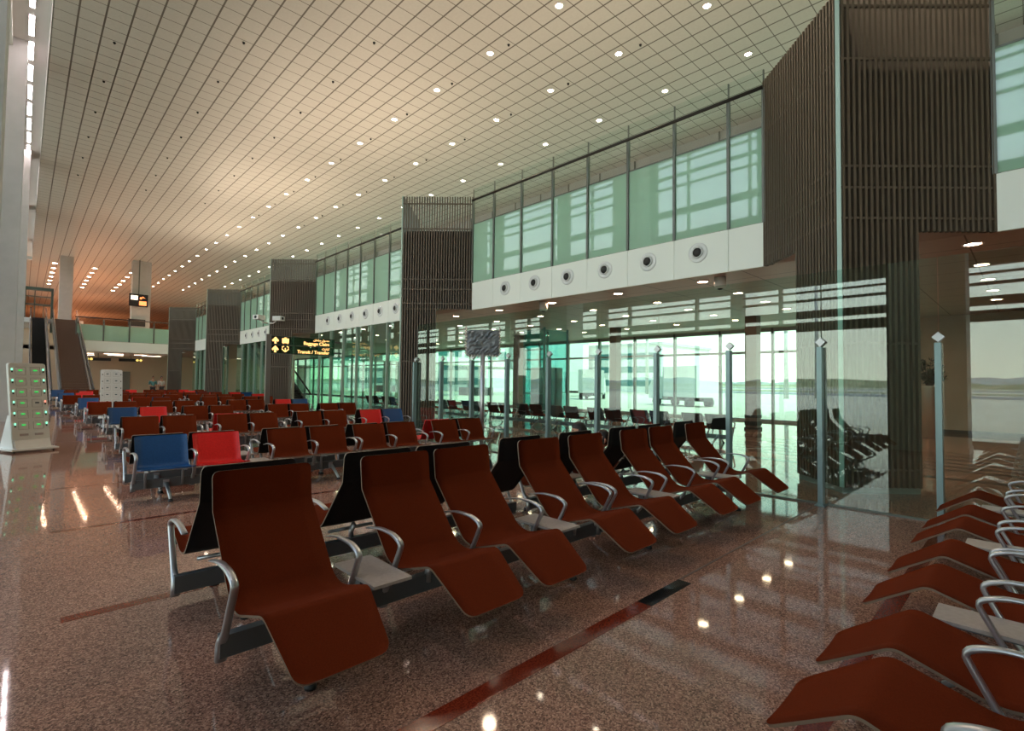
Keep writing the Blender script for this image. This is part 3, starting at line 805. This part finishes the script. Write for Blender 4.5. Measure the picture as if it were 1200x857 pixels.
mb.prism([(-.77, 2.95), (-.73, 2.95), (-.73, 2.84), (-.69, 2.86), (-.75, 2.77), (-.81, 2.86), (-.77, 2.84)], 'y', -.045, -.036)
mb.build('transit_icon', M['signtext'], r)
text('Baggage Claim', .20, (1.18, -.036, 3.14), M['signtext'], r, 'lettering', align='RIGHT')
text('Transit / Transfer', .20, (1.18, -.036, 2.76), M['signtext'], r, 'lettering', align='RIGHT')
text('\ufee5\ufe8e\ufee3\ufe8e\ufeb3 \ufedd\ufeee\ufebc\ufea3', .13, (1.18, -.036, 3.33), M['signtext'], r, 'urdu_lettering', align='RIGHT')
text('\ufb66\ufeb0\ufee7\ufe8d\ufeae\ufb68', .13, (1.18, -.036, 2.95), M['signtext'], r, 'urdu_lettering', align='RIGHT')

# ------------------------------------------------------------------ wrapped display on a pole
r = empty('wrapped_display', (7.28, 8.45, 0), 'flat display wrapped in grey plastic on a tall steel pole by the glass wall', 'display screen', None, math.radians(-38))
MB().lathe([(.19, 0), (.19, .012), (.06, .02), (.05, .03)], seg=28).build('base_plate', M['alu'], r)
MB().tube([(0, 0, .02), (0, 0, 2.3)], .05, 16).build('pole', M['alu'], r)
random.seed(5); n = 14; vs = []; fs = []
for side in (-1, 1):
    for j in range(n + 1):
        for i in range(n + 1):
            u, v = -1 + 2 * i / n, -1 + 2 * j / n
            e = 0 if max(abs(u), abs(v)) > .99 else random.uniform(-.018, .018)
            vs.append((u * .36 + random.uniform(-.006, .006), side * (.045 * (1 if max(abs(u), abs(v)) < .99 else .5) + e), 2.47 + v * .28 - .02 * u * u + random.uniform(-.006, .006)))
N = (n + 1) ** 2
for side in (0, 1):
    for j in range(n):
        for i in range(n): a = side * N + j * (n + 1) + i; fs.append((a, a + 1, a + n + 2, a + n + 1))
for i in range(n):
    for a, b in ((i, i + 1), (n * (n + 1) + i, n * (n + 1) + i + 1), (i * (n + 1), (i + 1) * (n + 1)), (i * (n + 1) + n, (i + 1) * (n + 1) + n)): fs.append((a, b, b + N, a + N))
MB().add(vs, fs).build('grey_wrapping', M['steelplastic'], r)
mb = MB()
for s in (-1, 1):
    for k in range(8):
        z = 2.2 + .55 * k / 7
        mb.tube([(s * .35, -.03, z), (s * (.375 + random.uniform(0, .03)), 0, z + .04), (s * .36, .03, z + .07)], .014, 5)
for k in range(10): x = -.32 + .60 * k / 9; mb.tube([(x, -.03, 2.2), (x + .03, 0, 2.165 + random.uniform(-.02, .01)), (x + .07, .02, 2.2)], .014, 5)
mb.build('loose_wrap_edge', M['clearwrap'], r)

# solid stand-ins beyond the glass for reflected columns and a teal reflection
def reflected_col(x, y, w, m, k):
    r = empty('lounge_column', (x, y, 0), '%s' % k, 'column', 'columns in the lounge beyond the glass')
    MB().box(-w, w, -w, w, 0, 4.1).build('shaft', m, r)
    MB().box(-w - .02, w + .02, -w - .02, w + .02, .15, .30).box(-w - .02, w + .02, -w - .02, w + .02, .42, .52).box(-w - .03, w + .03, -w - .03, w + .03, 0, .08).build('base_band', M['slatdark'], r)
reflected_col(19.0, 7.08, .2, M['mullbrown'], 'brown column beyond the glass, just left of the nearest slatted column')
reflected_col(19.0, 13.0, .18, M['mullbrown'], 'brown column beyond the glass above the middle loungers')
reflected_col(19.0, 19.1, .2, M['mullbrown'], 'brown column beyond the glass, right of the wrapped display')
r = empty('glass_lift', (17.6, 15.9, 0), 'teal glass lift shaft in the lounge beyond the glass wall', 'lift')  # teal glass box put in to give a reflection seen in the glass
for a in (-1, 1):
    MB().box(-.8, .8, a * .62 - .01, a * .62 + .01, .1, 4.0).build('side_pane', M['liftglass'], r)
MB().box(-.81, -.79, -.62, .62, .1, 4.0).build('front_pane', M['liftglass'], r)
mb = MB()
for a in (-1, 1):
    for b in (-1, 1): mb.box(a * .8 - .04, a * .8 + .04, b * .62 - .04, b * .62 + .04, 0, 4.09)
for z in (.1, 1.1, 2.2, 3.1, 4.0): mb.box(-.84, -.76, -.6, .6, z - .03, z + .03)
mb.build('frame', M['tealpanel'], r)
MB().box(-.5, .6, -.5, .5, .12, 2.3).build('lift_car', M['tealpanel'], r)

# small ceiling / wall devices
def seccam(loc, rz, lab):
    r = empty('security_camera', loc, lab, 'security camera', 'white cameras on the third slatted column', rz)
    MB().box(-.16, .16, -.36, .10, -.11, .11).build('housing', M['whitegloss'], r)
    MB().lathe([(.07, -.37), (.07, -.36), (.001, -.355)], axis='y', seg=14).build('lens', M['black'], r)
    MB().tube([(0, .0, -.11), (0, .18, -.22), (.0, .42, -.22)], .035, 8).build('bracket', M['whitegloss'], r)
    return r
seccam((8.25, 26.1, 4.6), math.radians(-60), 'left white security camera on the corner of the third slatted column')
seccam((8.95, 26.05, 4.62), math.radians(30), 'right white security camera on the face of the third slatted column')
for i, (x, y) in enumerate(((11.6, 5.05), (11.6, 10.6))):
    r = empty('ceiling_sensor', (x, y, 4.1), 'white drum-shaped sensor under the soffit, %s one along the white band' % ('nearer' if i == 0 else 'farther'), 'ceiling sensor', 'drum sensors under the soffit')
    MB().lathe([(.13, 0), (.13, -.22), (.11, -.26), (.001, -.27)], seg=20).build('housing', M['whitegloss'], r)
    MB().lathe([(.06, -.26), (.05, -.29), (.001, -.30)], seg=14).build('lens', M['black'], r)

# ------------------------------------------------------------------ far end: bridge, stair, escalators, pillars, screens
YB = 57.0
mb = MB(); mb.box(3.2, XW, YB, YB + 12, 3.9, 4.82)
struct(mb.build('floor_bridge', M['white_band']))
struct(MB().box(3.2, XF, YB + 12, YB + 12.2, 0, 4.8).build('wall_end', M['warmwall']))
struct(MB().box(XL, 3.2, YB + 12, YB + 12.2, 0, 6.8).build('wall_end_left', M['warmwall']))
struct(MB().box(XL, XF, YB + 12, 190, 4.4, 4.8).build('floor_far', M['beige']))
r = empty('glass_screen', (6.8, YB, 4.82), 'frosted green balustrade of the far bridge', 'glass screen')
for k in range(4):
    x = -3.6 + 1.83 * k
    MB().box(x + .05, x + 1.78, -.01, .01, .02, 1.4).build('frosted_panel', M['frost'], r)
    MB().box(x - .05, x + .05, -.06, .02, 0, 1.9).build('mullion', M['mull'], r)
MB().tube([(-3.7, -.05, 2.0), (3.6, -.05, 2.0)], .05).build('handrail', M['handrail'], r)
# landing above the stairs
struct(MB().box(-.3, 3.9, 61, 69, 6.4, 6.8).build('floor_landing', M['white']))
def flight(name, lab, x0, x1, ya, yb, za, zb, steps, tread, n=26):
    r = empty(name, ((x0 + x1) / 2, ya, 0), lab, 'stairs' if name == 'staircase' else 'escalator', None)
    w = (x1 - x0) / 2; L = yb - ya; H = zb - za
    pts = [(0, za)]
    for k in range(n): pts += [(L * k / n, za + H * (k + 1) / n), (L * (k + 1) / n, za + H * (k + 1) / n)]
    pts += [(L + .01, zb - .5), (0.5, za - .45 if za > .5 else 0), (0, za if za > .5 else 0)]
    MB().prism(pts, 'x', -w + .1, w - .1).build('steps', tread, r)
    for s in (-1, 1):
        MB().prism([(0, max(za - .4, 0)), (L, zb - .5), (L, zb + .12), (0, za + .12)], 'x', s * w - .06, s * w + .06).build('side_panel', M['escal'], r)
        MB().prism([(0, za + .12), (L, zb + .12), (L, zb + .85), (0, za + .85)], 'x', s * w - .01, s * w + .01).build('balustrade_glass', M['glassclear'], r)
        MB().tube([(s * w, -.15, za + .75), (s * w, 0, za + .9), (s * w, L, zb + .9), (s * w, L + .4, zb + .9)], .05).build('handrail', M['handrail'], r)
    return r
flight('staircase', 'broad brown stair climbing from behind the far seats on the left', 1.80, 3.40, 43.0, 61.0, 0, 6.8, 0, M['stepbrown'], 40)
flight('escalator', 'narrow black escalator climbing beside the brown stair', .36, 1.34, 43.0, 61.0, 0, 6.8, 0, M['stepblack'], 40)
flight('escalator', 'glass sided escalator behind the glazing below the fourth slatted column', 11.3, 12.5, 30.5, 38.0, 0, 4.0, 0, M['stepblack'], 20)
r = empty('escalator_portal', (.85, 61.5, 6.8), 'dark green framed portal at the head of the black escalator', 'portal')
MB().box(-.95, -.83, -.3, .3, 0, 2.6).box(.80, .95, -.3, .3, -1.2, 2.6).box(-.95, .95, -.3, .3, 2.5, 2.75).build('frame', M['portal'], r)
MB().box(-.83, .83, -.02, .02, 1.15, 1.3).box(-.83, .83, -.02, .02, 1.9, 2.0).box(-.3, -.22, -.02, .02, 0, 2.5).box(.3, .36, -.02, .02, 0, 1.2).build('cross_bar', M['mull'], r)
for x0, x1, yy, z0 in ((2.35, 3.35, 66.5, 6.8), (7.75, 9.3, 63.5, 4.8)):
    struct(MB().box(x0, x1, yy, yy + 1, z0, HC).build('wall_pillar', M['pillar']))
r = empty('information_screen', (8.25, 63.2, 9.5), 'black hanging information board with orange and cream panels on the far pillar', 'information board')
MB().box(-.78, .78, -.1, .1, -.62, .62).build('casing', M['black'], r)
MB().box(-.64, -.08, -.115, -.1, .02, .45).build('cream_panel', M['screen_cream'], r)
MB().box(.05, .65, -.115, -.1, -.5, -.08).build('orange_panel', M['screen_orange'], r)
MB().prism([(.1, .12), (.25, .12), (.25, .25), (.55, .25), (.3, .42), (.3, .32), (.1, .32)], 'y', -.115, -.1).build('arrow', M['screen_orange'], r)
MB().box(-.05, .05, -.03, .03, .62, HC - 9.5).build('hanger', M['mull'], r)
r = empty('information_screen', (8.15, 63.05, 7.2), 'unlit dark notice board low on the far pillar', 'information board')
MB().box(-.7, .7, -.08, .08, -.35, .35).build('casing', M['black'], r); MB().box(-.6, .6, -.09, -.08, -.25, .25).build('screen', M['slatdark'], r)
MB().box(-.08, .08, .08, .44, -.1, .1).build('bracket', M['mull'], r)
# strip lights and signs under the bridge
for k, (x, yy, L) in enumerate(((4.0, 60.5, 1.4), (6.1, 60, 1.5), (6.6, 63.5, 1.3), (8.2, 60.5, 1.0), (9.4, 62.5, 1.6), (4.4, 65, 1.4))):
    r = empty('strip_light', (x, yy, 3.9), 'warm strip light under the far bridge, %s counted from the left' % NORD(k), 'strip light', 'strip lights under the far bridge')
    MB().box(-L / 2, L / 2, -.06, .06, -.06, 0).build('housing', M['white'], r)
    MB().box(-L / 2 + .02, L / 2 - .02, -.045, .045, -.075, -.06).build('lens', M['striplamp'], r)
for k, x in enumerate((5.1, 7.6)):
    r = empty('gate_sign', (x, 61.5, 3.35), '%s small black and yellow gate sign under the far bridge' % ('left' if k == 0 else 'right'), 'sign', 'gate signs under the far bridge')
    MB().box(-.95, .95, -.05, .05, -.14, .14).build('casing', M['black'], r)
    s = -1 if k == 0 else 1
    MB().lathe([(.12, -.062), (.001, -.063)], (s * .78, 0, 0), 'y', 14).lathe([(.12, -.062), (.001, -.063)], (s * .50, 0, 0), 'y', 14).build('symbol', M['yellow'], r)
    MB().box(-.03, .03, -.02, .02, .14, .55).build('hanger', M['mull'], r)
struct(MB().box(7.2, 8.5, YB + 11.9, YB + 12, 0, 2.3).build('door_1', M['doorgrey']))

# ------------------------------------------------------------------ people
def skin_mesh(name, pts, edges, radii, m, parent=None, levels=2):
    me = bpy.data.meshes.new(name); me.from_pydata(pts, edges, []); me.materials.append(m)
    o = bpy.data.objects.new(name, me); COL.objects.link(o)
    if parent: o.parent = parent
    md = o.modifiers.new('skin', 'SKIN'); md.use_smooth_shade = True
    for i, rr in enumerate(radii):
        v = me.skin_vertices[0].data[i]; v.radius = (rr, rr) if not isinstance(rr, tuple) else rr
    me.skin_vertices[0].data[0].use_root = True
    s = o.modifiers.new('sub', 'SUBSURF'); s.levels = levels; s.render_levels = levels
    return o
def head_mb(c, face, up):
    """shaped head centred at c"""
    f = Vector(face).normalized(); u = (Vector(up) - f * Vector(up).dot(f)).normalized(); s = f.cross(u)
    mb = MB(); n, m = 14, 20; vs = []
    for i in range(n + 1):
        th = PI * i / n
        for k in range(m):
            ph = 2 * PI * k / m; a = math.sin(th) * math.cos(ph); b = math.sin(th) * math.sin(ph); z = math.cos(th)
            X, Y, Z = .098 * a, .076 * b, .118 * z
            if z < 0: X *= 1 + .12 * z; Y *= 1 + .28 * z
            if a > .5 and abs(b) < .25:
                if -.25 < z < .1: X += .022 * (1 - abs(b) / .25)          # nose
                if .1 < z < .35: X -= .006
                if -.55 < z < -.4: X += .008                               # lips / chin
            if .1 < z < .3 and a > .5 and .25 < abs(b) < .55: X -= .012    # eye sockets
            vs.append(Vector(c) + f * X + s * Y + u * Z)
    fs = [(i * m + k, i * m + (k + 1) % m, (i + 1) * m + (k + 1) % m, (i + 1) * m + k) for i in range(n) for k in range(m)]
    mb.add(vs, fs, 0, True)
    for q in (-1, 1):
        e = Vector(c) + s * q * .078; mb.tube([e - u * .03, e + f * -.006 + s * q * .012, e + u * .03], [.008, .014, .01], 6)
    return mb
def hair_mb(c, face, up, grow=1.1):
    f = Vector(face).normalized(); u = (Vector(up) - f * Vector(up).dot(f)).normalized(); s = f.cross(u)
    mb = MB(); n, m = 12, 22; vs = []; random.seed(3)
    for i in range(n + 1):
        th = PI * .62 * i / n
        for k in range(m):
            ph = 2 * PI * k / m; a = math.sin(th) * math.cos(ph); b = math.sin(th) * math.sin(ph); z = math.cos(th)
            g = grow + random.uniform(-.02, .03)
            if a > .35 and z < .55: g = .93
            vs.append(Vector(c) + f * .098 * a * g + s * .078 * b * g + u * .118 * z * g)
    fs = [(i * m + k, i * m + (k + 1) % m, (i + 1) * m + (k + 1) % m, (i + 1) * m + k) for i in range(n) for k in range(m)]
    return mb.add(vs, fs, 0, True)
def recliner(xc, yc, lab, hd, lean, shirt, trs, faced, covered=False):
    """a person lying back on a lounger that faces +y; positions in world space relative to an empty at the seat"""
    r = empty('person', (xc, yc, 0), lab, 'person')
    hip = (0, .62, .50); ch = (lean * .5, .36, .80); nk = (lean, .24, 1.0); hdp = Vector(hd)
    body = [hip, (lean * .3, .48, .64), ch, nk, tuple(hdp - Vector((0, .0, .07)))]
    kn = (.0, 1.02, .58); an = (.0, 1.36, .40)
    nk = (hd[0], hd[1] + .03, hd[2] - .13); ch = (hd[0] * .6, hd[1] + .12, hd[2] - .27); md = (hd[0] * .3, .50, .61)
    V = [hip, md, ch, nk, tuple(hdp - Vector((0, -.01, .04)))]
    E = [(0, 1), (1, 2), (2, 3), (3, 4)]; Rr = [.12, .125, .13, .055, .05]
    def chain(start, pts, rad):
        p = start
        for q, rr in zip(pts, rad):
            V.append(q); Rr.append(rr); E.append((p, len(V) - 1)); p = len(V) - 1
        return p
    for s in (-1, 1):
        chain(0, [(s * .10, .68, .52), (s * .12, 1.02, .59), (s * .11, 1.34, .41), (s * .11, 1.40, .44)], [.085, .058, .04, .035])
        w = chain(2, [(s * .19 + ch[0], ch[1] - .03, ch[2] + .04), (s * .27 + ch[0] * .6, .56, .64), (s * .12, .68, .64), (s * .07, .72, .645)], [.055, .042, .03, .03])
        for k in range(4): chain(w, [(s * .05 - s * .012 * k, .78, .655 - .008 * k + .01), (s * .03 - s * .012 * k, .815, .645)], [.010, .008])
        chain(w, [(s * .075, .745, .675), (s * .055, .775, .68)], [.011, .009])
    b = skin_mesh('body', V, E, Rr, M['skin'], r)
    head_mb(hd, faced, (0, -.15, 1)).build('head', M['skin'], r)
    hair_mb(hd, faced, (0, -.15, 1)).build('hair', M['hair'], r)
    TV = [hip, md, ch, (nk[0], nk[1] + .01, nk[2] - .04)]; TE = [(0, 1), (1, 2), (2, 3)]; TR = [.155, .16, .165, .075]
    for s in (-1, 1):
        o = len(TV); TV += [(s * .19 + ch[0], ch[1] - .03, ch[2] + .04), (s * .27 + ch[0] * .6, .56, .64), (s * .15, .64, .645)]; TE += [(2, o), (o, o + 1), (o + 1, o + 2)]; TR += [.078, .06, .048]
    skin_mesh('shirt', TV, TE, TR, shirt, r)
    TV = [hip, (0, .55, .55)]; TE = [(0, 1)]; TR = [.15, .14]
    for s in (-1, 1):
        o = len(TV); TV += [(s * .10, .68, .53), (s * .12, 1.02, .60), (s * .11, 1.32, .425)]; TE += [(0, o), (o, o + 1), (o + 1, o + 2)]; TR += [.105, .078, .06]
    skin_mesh('trousers', TV, TE, TR, trs, r)
    for s in (-1, 1):
        x = s * .11
        skin_mesh('shoe', [(x, 1.36, .39), (x + s * .01, 1.42, .45), (x + s * .025, 1.44, .55), (x + s * .03, 1.45, .60)], [(0, 1), (1, 2), (2, 3)], [.042, .045, .042, .03], M['shoe'], r)
    if covered:
        mb = MB(); prof = []
        for k in range(9):
            t = k / 8; prof.append((.10 + .14 * t, -.16 * t))
        mb.lathe([(.02, .13), (.09, .10), (.112, .02), (.115, -.06), (.15, -.14), (.22, -.22)], (hd[0], hd[1] - .02, hd[2]), 'z', 22)
        mb.build('head_scarf', M['shirtwhite'], r)
    return r
# both lie on the lounger bench that faces away
recliner(4.62, 3.62, 'person with short black hair lying on a lounger, head turned left above the lounger backs', (.30, .27, 1.0), .25, M['shirtwhite'], M['trousers'], (-.75, .5, -.05))
recliner(5.50, 3.62, 'person in a white shirt lying on a lounger, seen through the gap between lounger backs', (-.08, .28, .875), .0, M['shirtwhite'], M['trousers'], (-.8, .5, .1))
# two far people standing among the last seats
def stander(loc, lab, shirt, rz=0):
    r = empty('person', loc, lab, 'person', None, rz)
    V = [(0, 0, .95), (0, 0, 1.15), (0, 0, 1.38), (0, 0, 1.48), (0, 0, 1.58)]; E = [(0, 1), (1, 2), (2, 3), (3, 4)]; Rr = [.13, .12, .13, .055, .05]
    for s in (-1, 1):
        o = len(V); V += [(s * .09, 0, .88), (s * .10, -.02, .48), (s * .10, 0, .09), (s * .10, -.12, .04)]; E += [(0, o), (o, o + 1), (o + 1, o + 2), (o + 2, o + 3)]; Rr += [.09, .06, .045, .035]
        o = len(V); V += [(s * .20, 0, 1.36), (s * .25, .02, 1.08), (s * .24, -.08, .84), (s * .24, -.10, .74)]; E += [(2, o), (o, o + 1), (o + 1, o + 2), (o + 2, o + 3)]; Rr += [.055, .042, .03, .03]
    skin_mesh('body', V, E, Rr, M['skin'], r, 1)
    head_mb((0, 0, 1.66), (0, -1, 0), (0, 0, 1)).build('head', M['skin'], r); hair_mb((0, 0, 1.66), (0, -1, 0), (0, 0, 1)).build('hair', M['hair'], r)
    V = [(0, 0, .92), (0, 0, 1.15), (0, 0, 1.36)]; E = [(0, 1), (1, 2)]; Rr = [.16, .15, .16]
    for s in (-1, 1): o = len(V); V += [(s * .20, 0, 1.36), (s * .25, .02, 1.08)]; E += [(2, o), (o, o + 1)]; Rr += [.075, .06]
    skin_mesh('shirt', V, E, Rr, shirt, r, 1)
    V = [(0, 0, .93)]; E = []; Rr = [.15]
    for s in (-1, 1): o = len(V); V += [(s * .09, 0, .86), (s * .10, -.02, .48), (s * .10, 0, .10)]; E += [(0, o), (o, o + 1), (o + 1, o + 2)]; Rr += [.11, .08, .065]
    skin_mesh('trousers', V, E, Rr, M['trousers'], r, 1)
    return r
stander((7.6, 49.5, 0), 'left one of two distant people standing behind the last seats, in teal', M['shirtteal'])
stander((8.3, 50.3, 0), 'right one of two distant people standing behind the last seats, in white', M['shirtwhite'], .4)

# ------------------------------------------------------------------ things on the apron
def jetbridge(loc, rz, lab):
    r = empty('jet_bridge', loc, lab, 'jet bridge', 'jet bridges on the apron', rz)
    MB().box(0, 22, -1.6, 1.6, 3.6, 6.4).build('tunnel', M['white'], r)
    MB().box(22, 26, -2.2, 2.2, 3.4, 6.8).build('cabin', M['scrgrey'], r)
    mb = MB()
    for k in range(9): mb.box(1.2 + 2.3 * k, 2.9 + 2.3 * k, -1.63, 1.63, 4.5, 5.6)
    mb.build('window_strip', M['tealpanel'], r)
    for x in (3, 17): MB().box(x - .35, x + .35, -1.2, -.6, -.1, 3.6).box(x - .35, x + .35, .6, 1.2, -.1, 3.6).build('leg', M['scrgrey'], r)
    MB().box(15.5, 18.5, -1.6, 1.6, -.1, .9).build('wheel_bogie', M['black'], r)
    return r
jetbridge((25, 46, 0), math.radians(12), 'nearer white jet bridge seen through the far glazing')
jetbridge((25, 70, 0), math.radians(5), 'farther white jet bridge seen through the far glazing')
def vehicle(loc, rz, lab, m):
    r = empty('service_truck', loc, lab, 'truck', 'service trucks on the apron', rz)
    MB().box(-2.6, 1.2, -1.1, 1.1, .7, 3.1).build('box_body', m, r)
    MB().prism([(1.3, .5), (3.0, .5), (3.0, 1.5), (2.5, 2.3), (1.3, 2.3)], 'y', -1.05, 1.05).build('cab', M['white'], r)
    MB().prism([(2.62, 1.55), (2.96, 1.55), (2.55, 2.2), (2.45, 2.2)], 'y', -.95, .95).build('windscreen', M['black'], r)
    for x in (-1.7, 2.1):
        for s in (-1, 1): MB().lathe([(.42, -.13), (.42, .13)], (x, s * .95, .30), 'y', 18).build('wheel', M['black'], r)
    MB().box(-2.6, 3, -.5, .5, .4, .7).build('chassis', M['black'], r)
    return r
vehicle((38, 19.5, -.1), 1.2, 'white service truck on the apron, right of the wrapped display', M['white'])
vehicle((44, 33, -.1), .5, 'grey service truck parked on the apron beyond the glazing', M['scrgrey'])
vehicle((52, 42, -.1), 2.4, 'second white service truck, farther out on the apron', M['white'])
def masts():
    for k, (x, y) in enumerate(((70, 22), (75, 45), (-60, 20), (-55, -30))):
        r = empty('floodlight_mast', (x, y, -.1), ['tall apron floodlight mast seen through the middle glazing', 'apron floodlight mast seen through the far glazing', 'apron mast outside the left facade, farther one', 'apron mast outside the left facade, nearer one'][k], 'light mast', 'apron floodlight masts')
        MB().tube([(0, 0, 0), (0, 0, 18)], [.3, .15], 8).build('pole', M['scrgrey'], r)
        MB().box(-1.2, 1.2, -.3, .3, 17.4, 18).build('lamp_head', M['scrgrey'], r)
masts()
def building(loc, sx, sy, h, lab, m):
    r = empty('terminal_building', loc, lab, 'building', 'distant terminal buildings')
    MB().box(-sx, sx, -sy, sy, 0, h).build('wall', m, r)
    mb = MB()
    z = 1.2
    while z < h - 1:
        mb.box(-sx - .05, sx + .05, -sy * .95, sy * .95, z, z + 1.2); z += 2.6
    mb.build('window', M['tealpanel'], r)
    MB().box(-sx - .4, sx + .4, -sy - .4, sy + .4, h, h + .5).build('roof', M['scrgrey'], r)
building((70, 90, -.1), 14, 26, 13, 'pale terminal pier wing seen through the far glazing', M['white'])
building((95, 30 + 30, -.1), 10, 12, 9, 'low pale hangar beyond the service trucks', M['white'])

# ------------------------------------------------------------------ light
w = bpy.data.worlds.new('world'); sc.world = w; w.use_nodes = True
n, l = w.node_tree.nodes, w.node_tree.links
bg = n['Background']; tc = n.new('ShaderNodeTexCoord'); sp_ = n.new('ShaderNodeSeparateXYZ'); rp = n.new('ShaderNodeValToRGB')
l.new(tc.outputs['Generated'], sp_.inputs[0]); l.new(sp_.outputs[2], rp.inputs['Fac']); l.new(rp.outputs['Color'], bg.inputs['Color'])
e = rp.color_ramp.elements; e[0].position = 0; e[0].color = (.90, .90, .74, 1); e[1].position = .8; e[1].color = (.42, .58, .86, 1)
q = e.new(.12); q.color = (.84, .88, .78, 1); q = e.new(.3); q.color = (.66, .76, .84, 1)
bg.inputs['Strength'].default_value = 3.0
sun = bpy.data.lights.new('sun', 'SUN'); sun.energy = 6.0; sun.angle = .01; sun.color = (1, .95, .86)
so = bpy.data.objects.new('sun', sun); COL.objects.link(so); so.rotation_euler = (math.radians(38), 0, math.radians(4))
for nm, loc, rot, sx, sy in (('portal_left', (XL - .2, 43, 6.8), (0, PI / 2, 0), 13.4, 114), ('portal_right', (XF + .2, 43, 6.8), (0, -PI / 2, 0), 13.4, 114)):
    a = bpy.data.lights.new(nm, 'AREA'); a.shape = 'RECTANGLE'; a.size = sx; a.size_y = sy; a.cycles.is_portal = True
    o = bpy.data.objects.new(nm, a); COL.objects.link(o); o.location = loc; o.rotation_euler = (0, -PI / 2, 0) if nm == 'portal_left' else (0, PI / 2, 0)
def spot(loc, e, col, ang=130, size=.3):
    a = bpy.data.lights.new('lamp_beam', 'SPOT'); a.energy = e; a.color = col; a.spot_size = math.radians(ang); a.spot_blend = .6; a.shadow_soft_size = size
    o = bpy.data.objects.new('lamp_beam', a); COL.objects.link(o); o.location = loc
for x in (11.9, 15.22):
    for k in range(6): spot((x, 7.0 + 9.9 * k, HC - .2), 500, (1, .74, .52))
for k in range(3): spot((5.35, 72 + 6 * k, HC - .3), 1500, (1, .5, .25), 160)
for y in (3.1, 10.4, 17.7, 25): spot((13.9, y, 3.95), 60, (1, .66, .42), 140, .12)
for x in (5, 8): spot((x, 62, 3.7), 120, (1, .62, .4), 150, .2)

def ceiling_fill(loc, e, col, sx, sy):  # added area lamp facing up, without a fitting, to brighten the ceiling
    a = bpy.data.lights.new('uplight', 'AREA'); a.shape = 'RECTANGLE'; a.size = sx; a.size_y = sy; a.energy = e; a.color = col
    o = bpy.data.objects.new('uplight', a); COL.objects.link(o); o.location = loc; o.rotation_euler = (PI, 0, 0)
for (a, b), e in zip(bays, (110, 190, 360, 400, 400)): ceiling_fill((11.3, (a + b) / 2, 7.3), e, (1, .76, .55), .3, b - a - .6)
for y, e in ((60, 110), (78, 260), (98, 400), (125, 600), (155, 800)): ceiling_fill((7, y, 5.2), e, (1, .34, .14), 6, .4)  # added orange fill that warms the far ceiling
sc.view_settings.view_transform = 'Standard'; sc.view_settings.look = 'None'; sc.view_settings.gamma = 1; sc.view_settings.use_curve_mapping = False
sc.view_settings.exposure = 0.38
cy = sc.cycles
cy.use_denoising = True; cy.max_bounces = 10; cy.diffuse_bounces = 5; cy.glossy_bounces = 5; cy.transparent_max_bounces = 48
cy.sample_clamp_indirect = 6; cy.caustics_reflective = False; cy.caustics_refractive = False
bpy.context.view_layer.update()
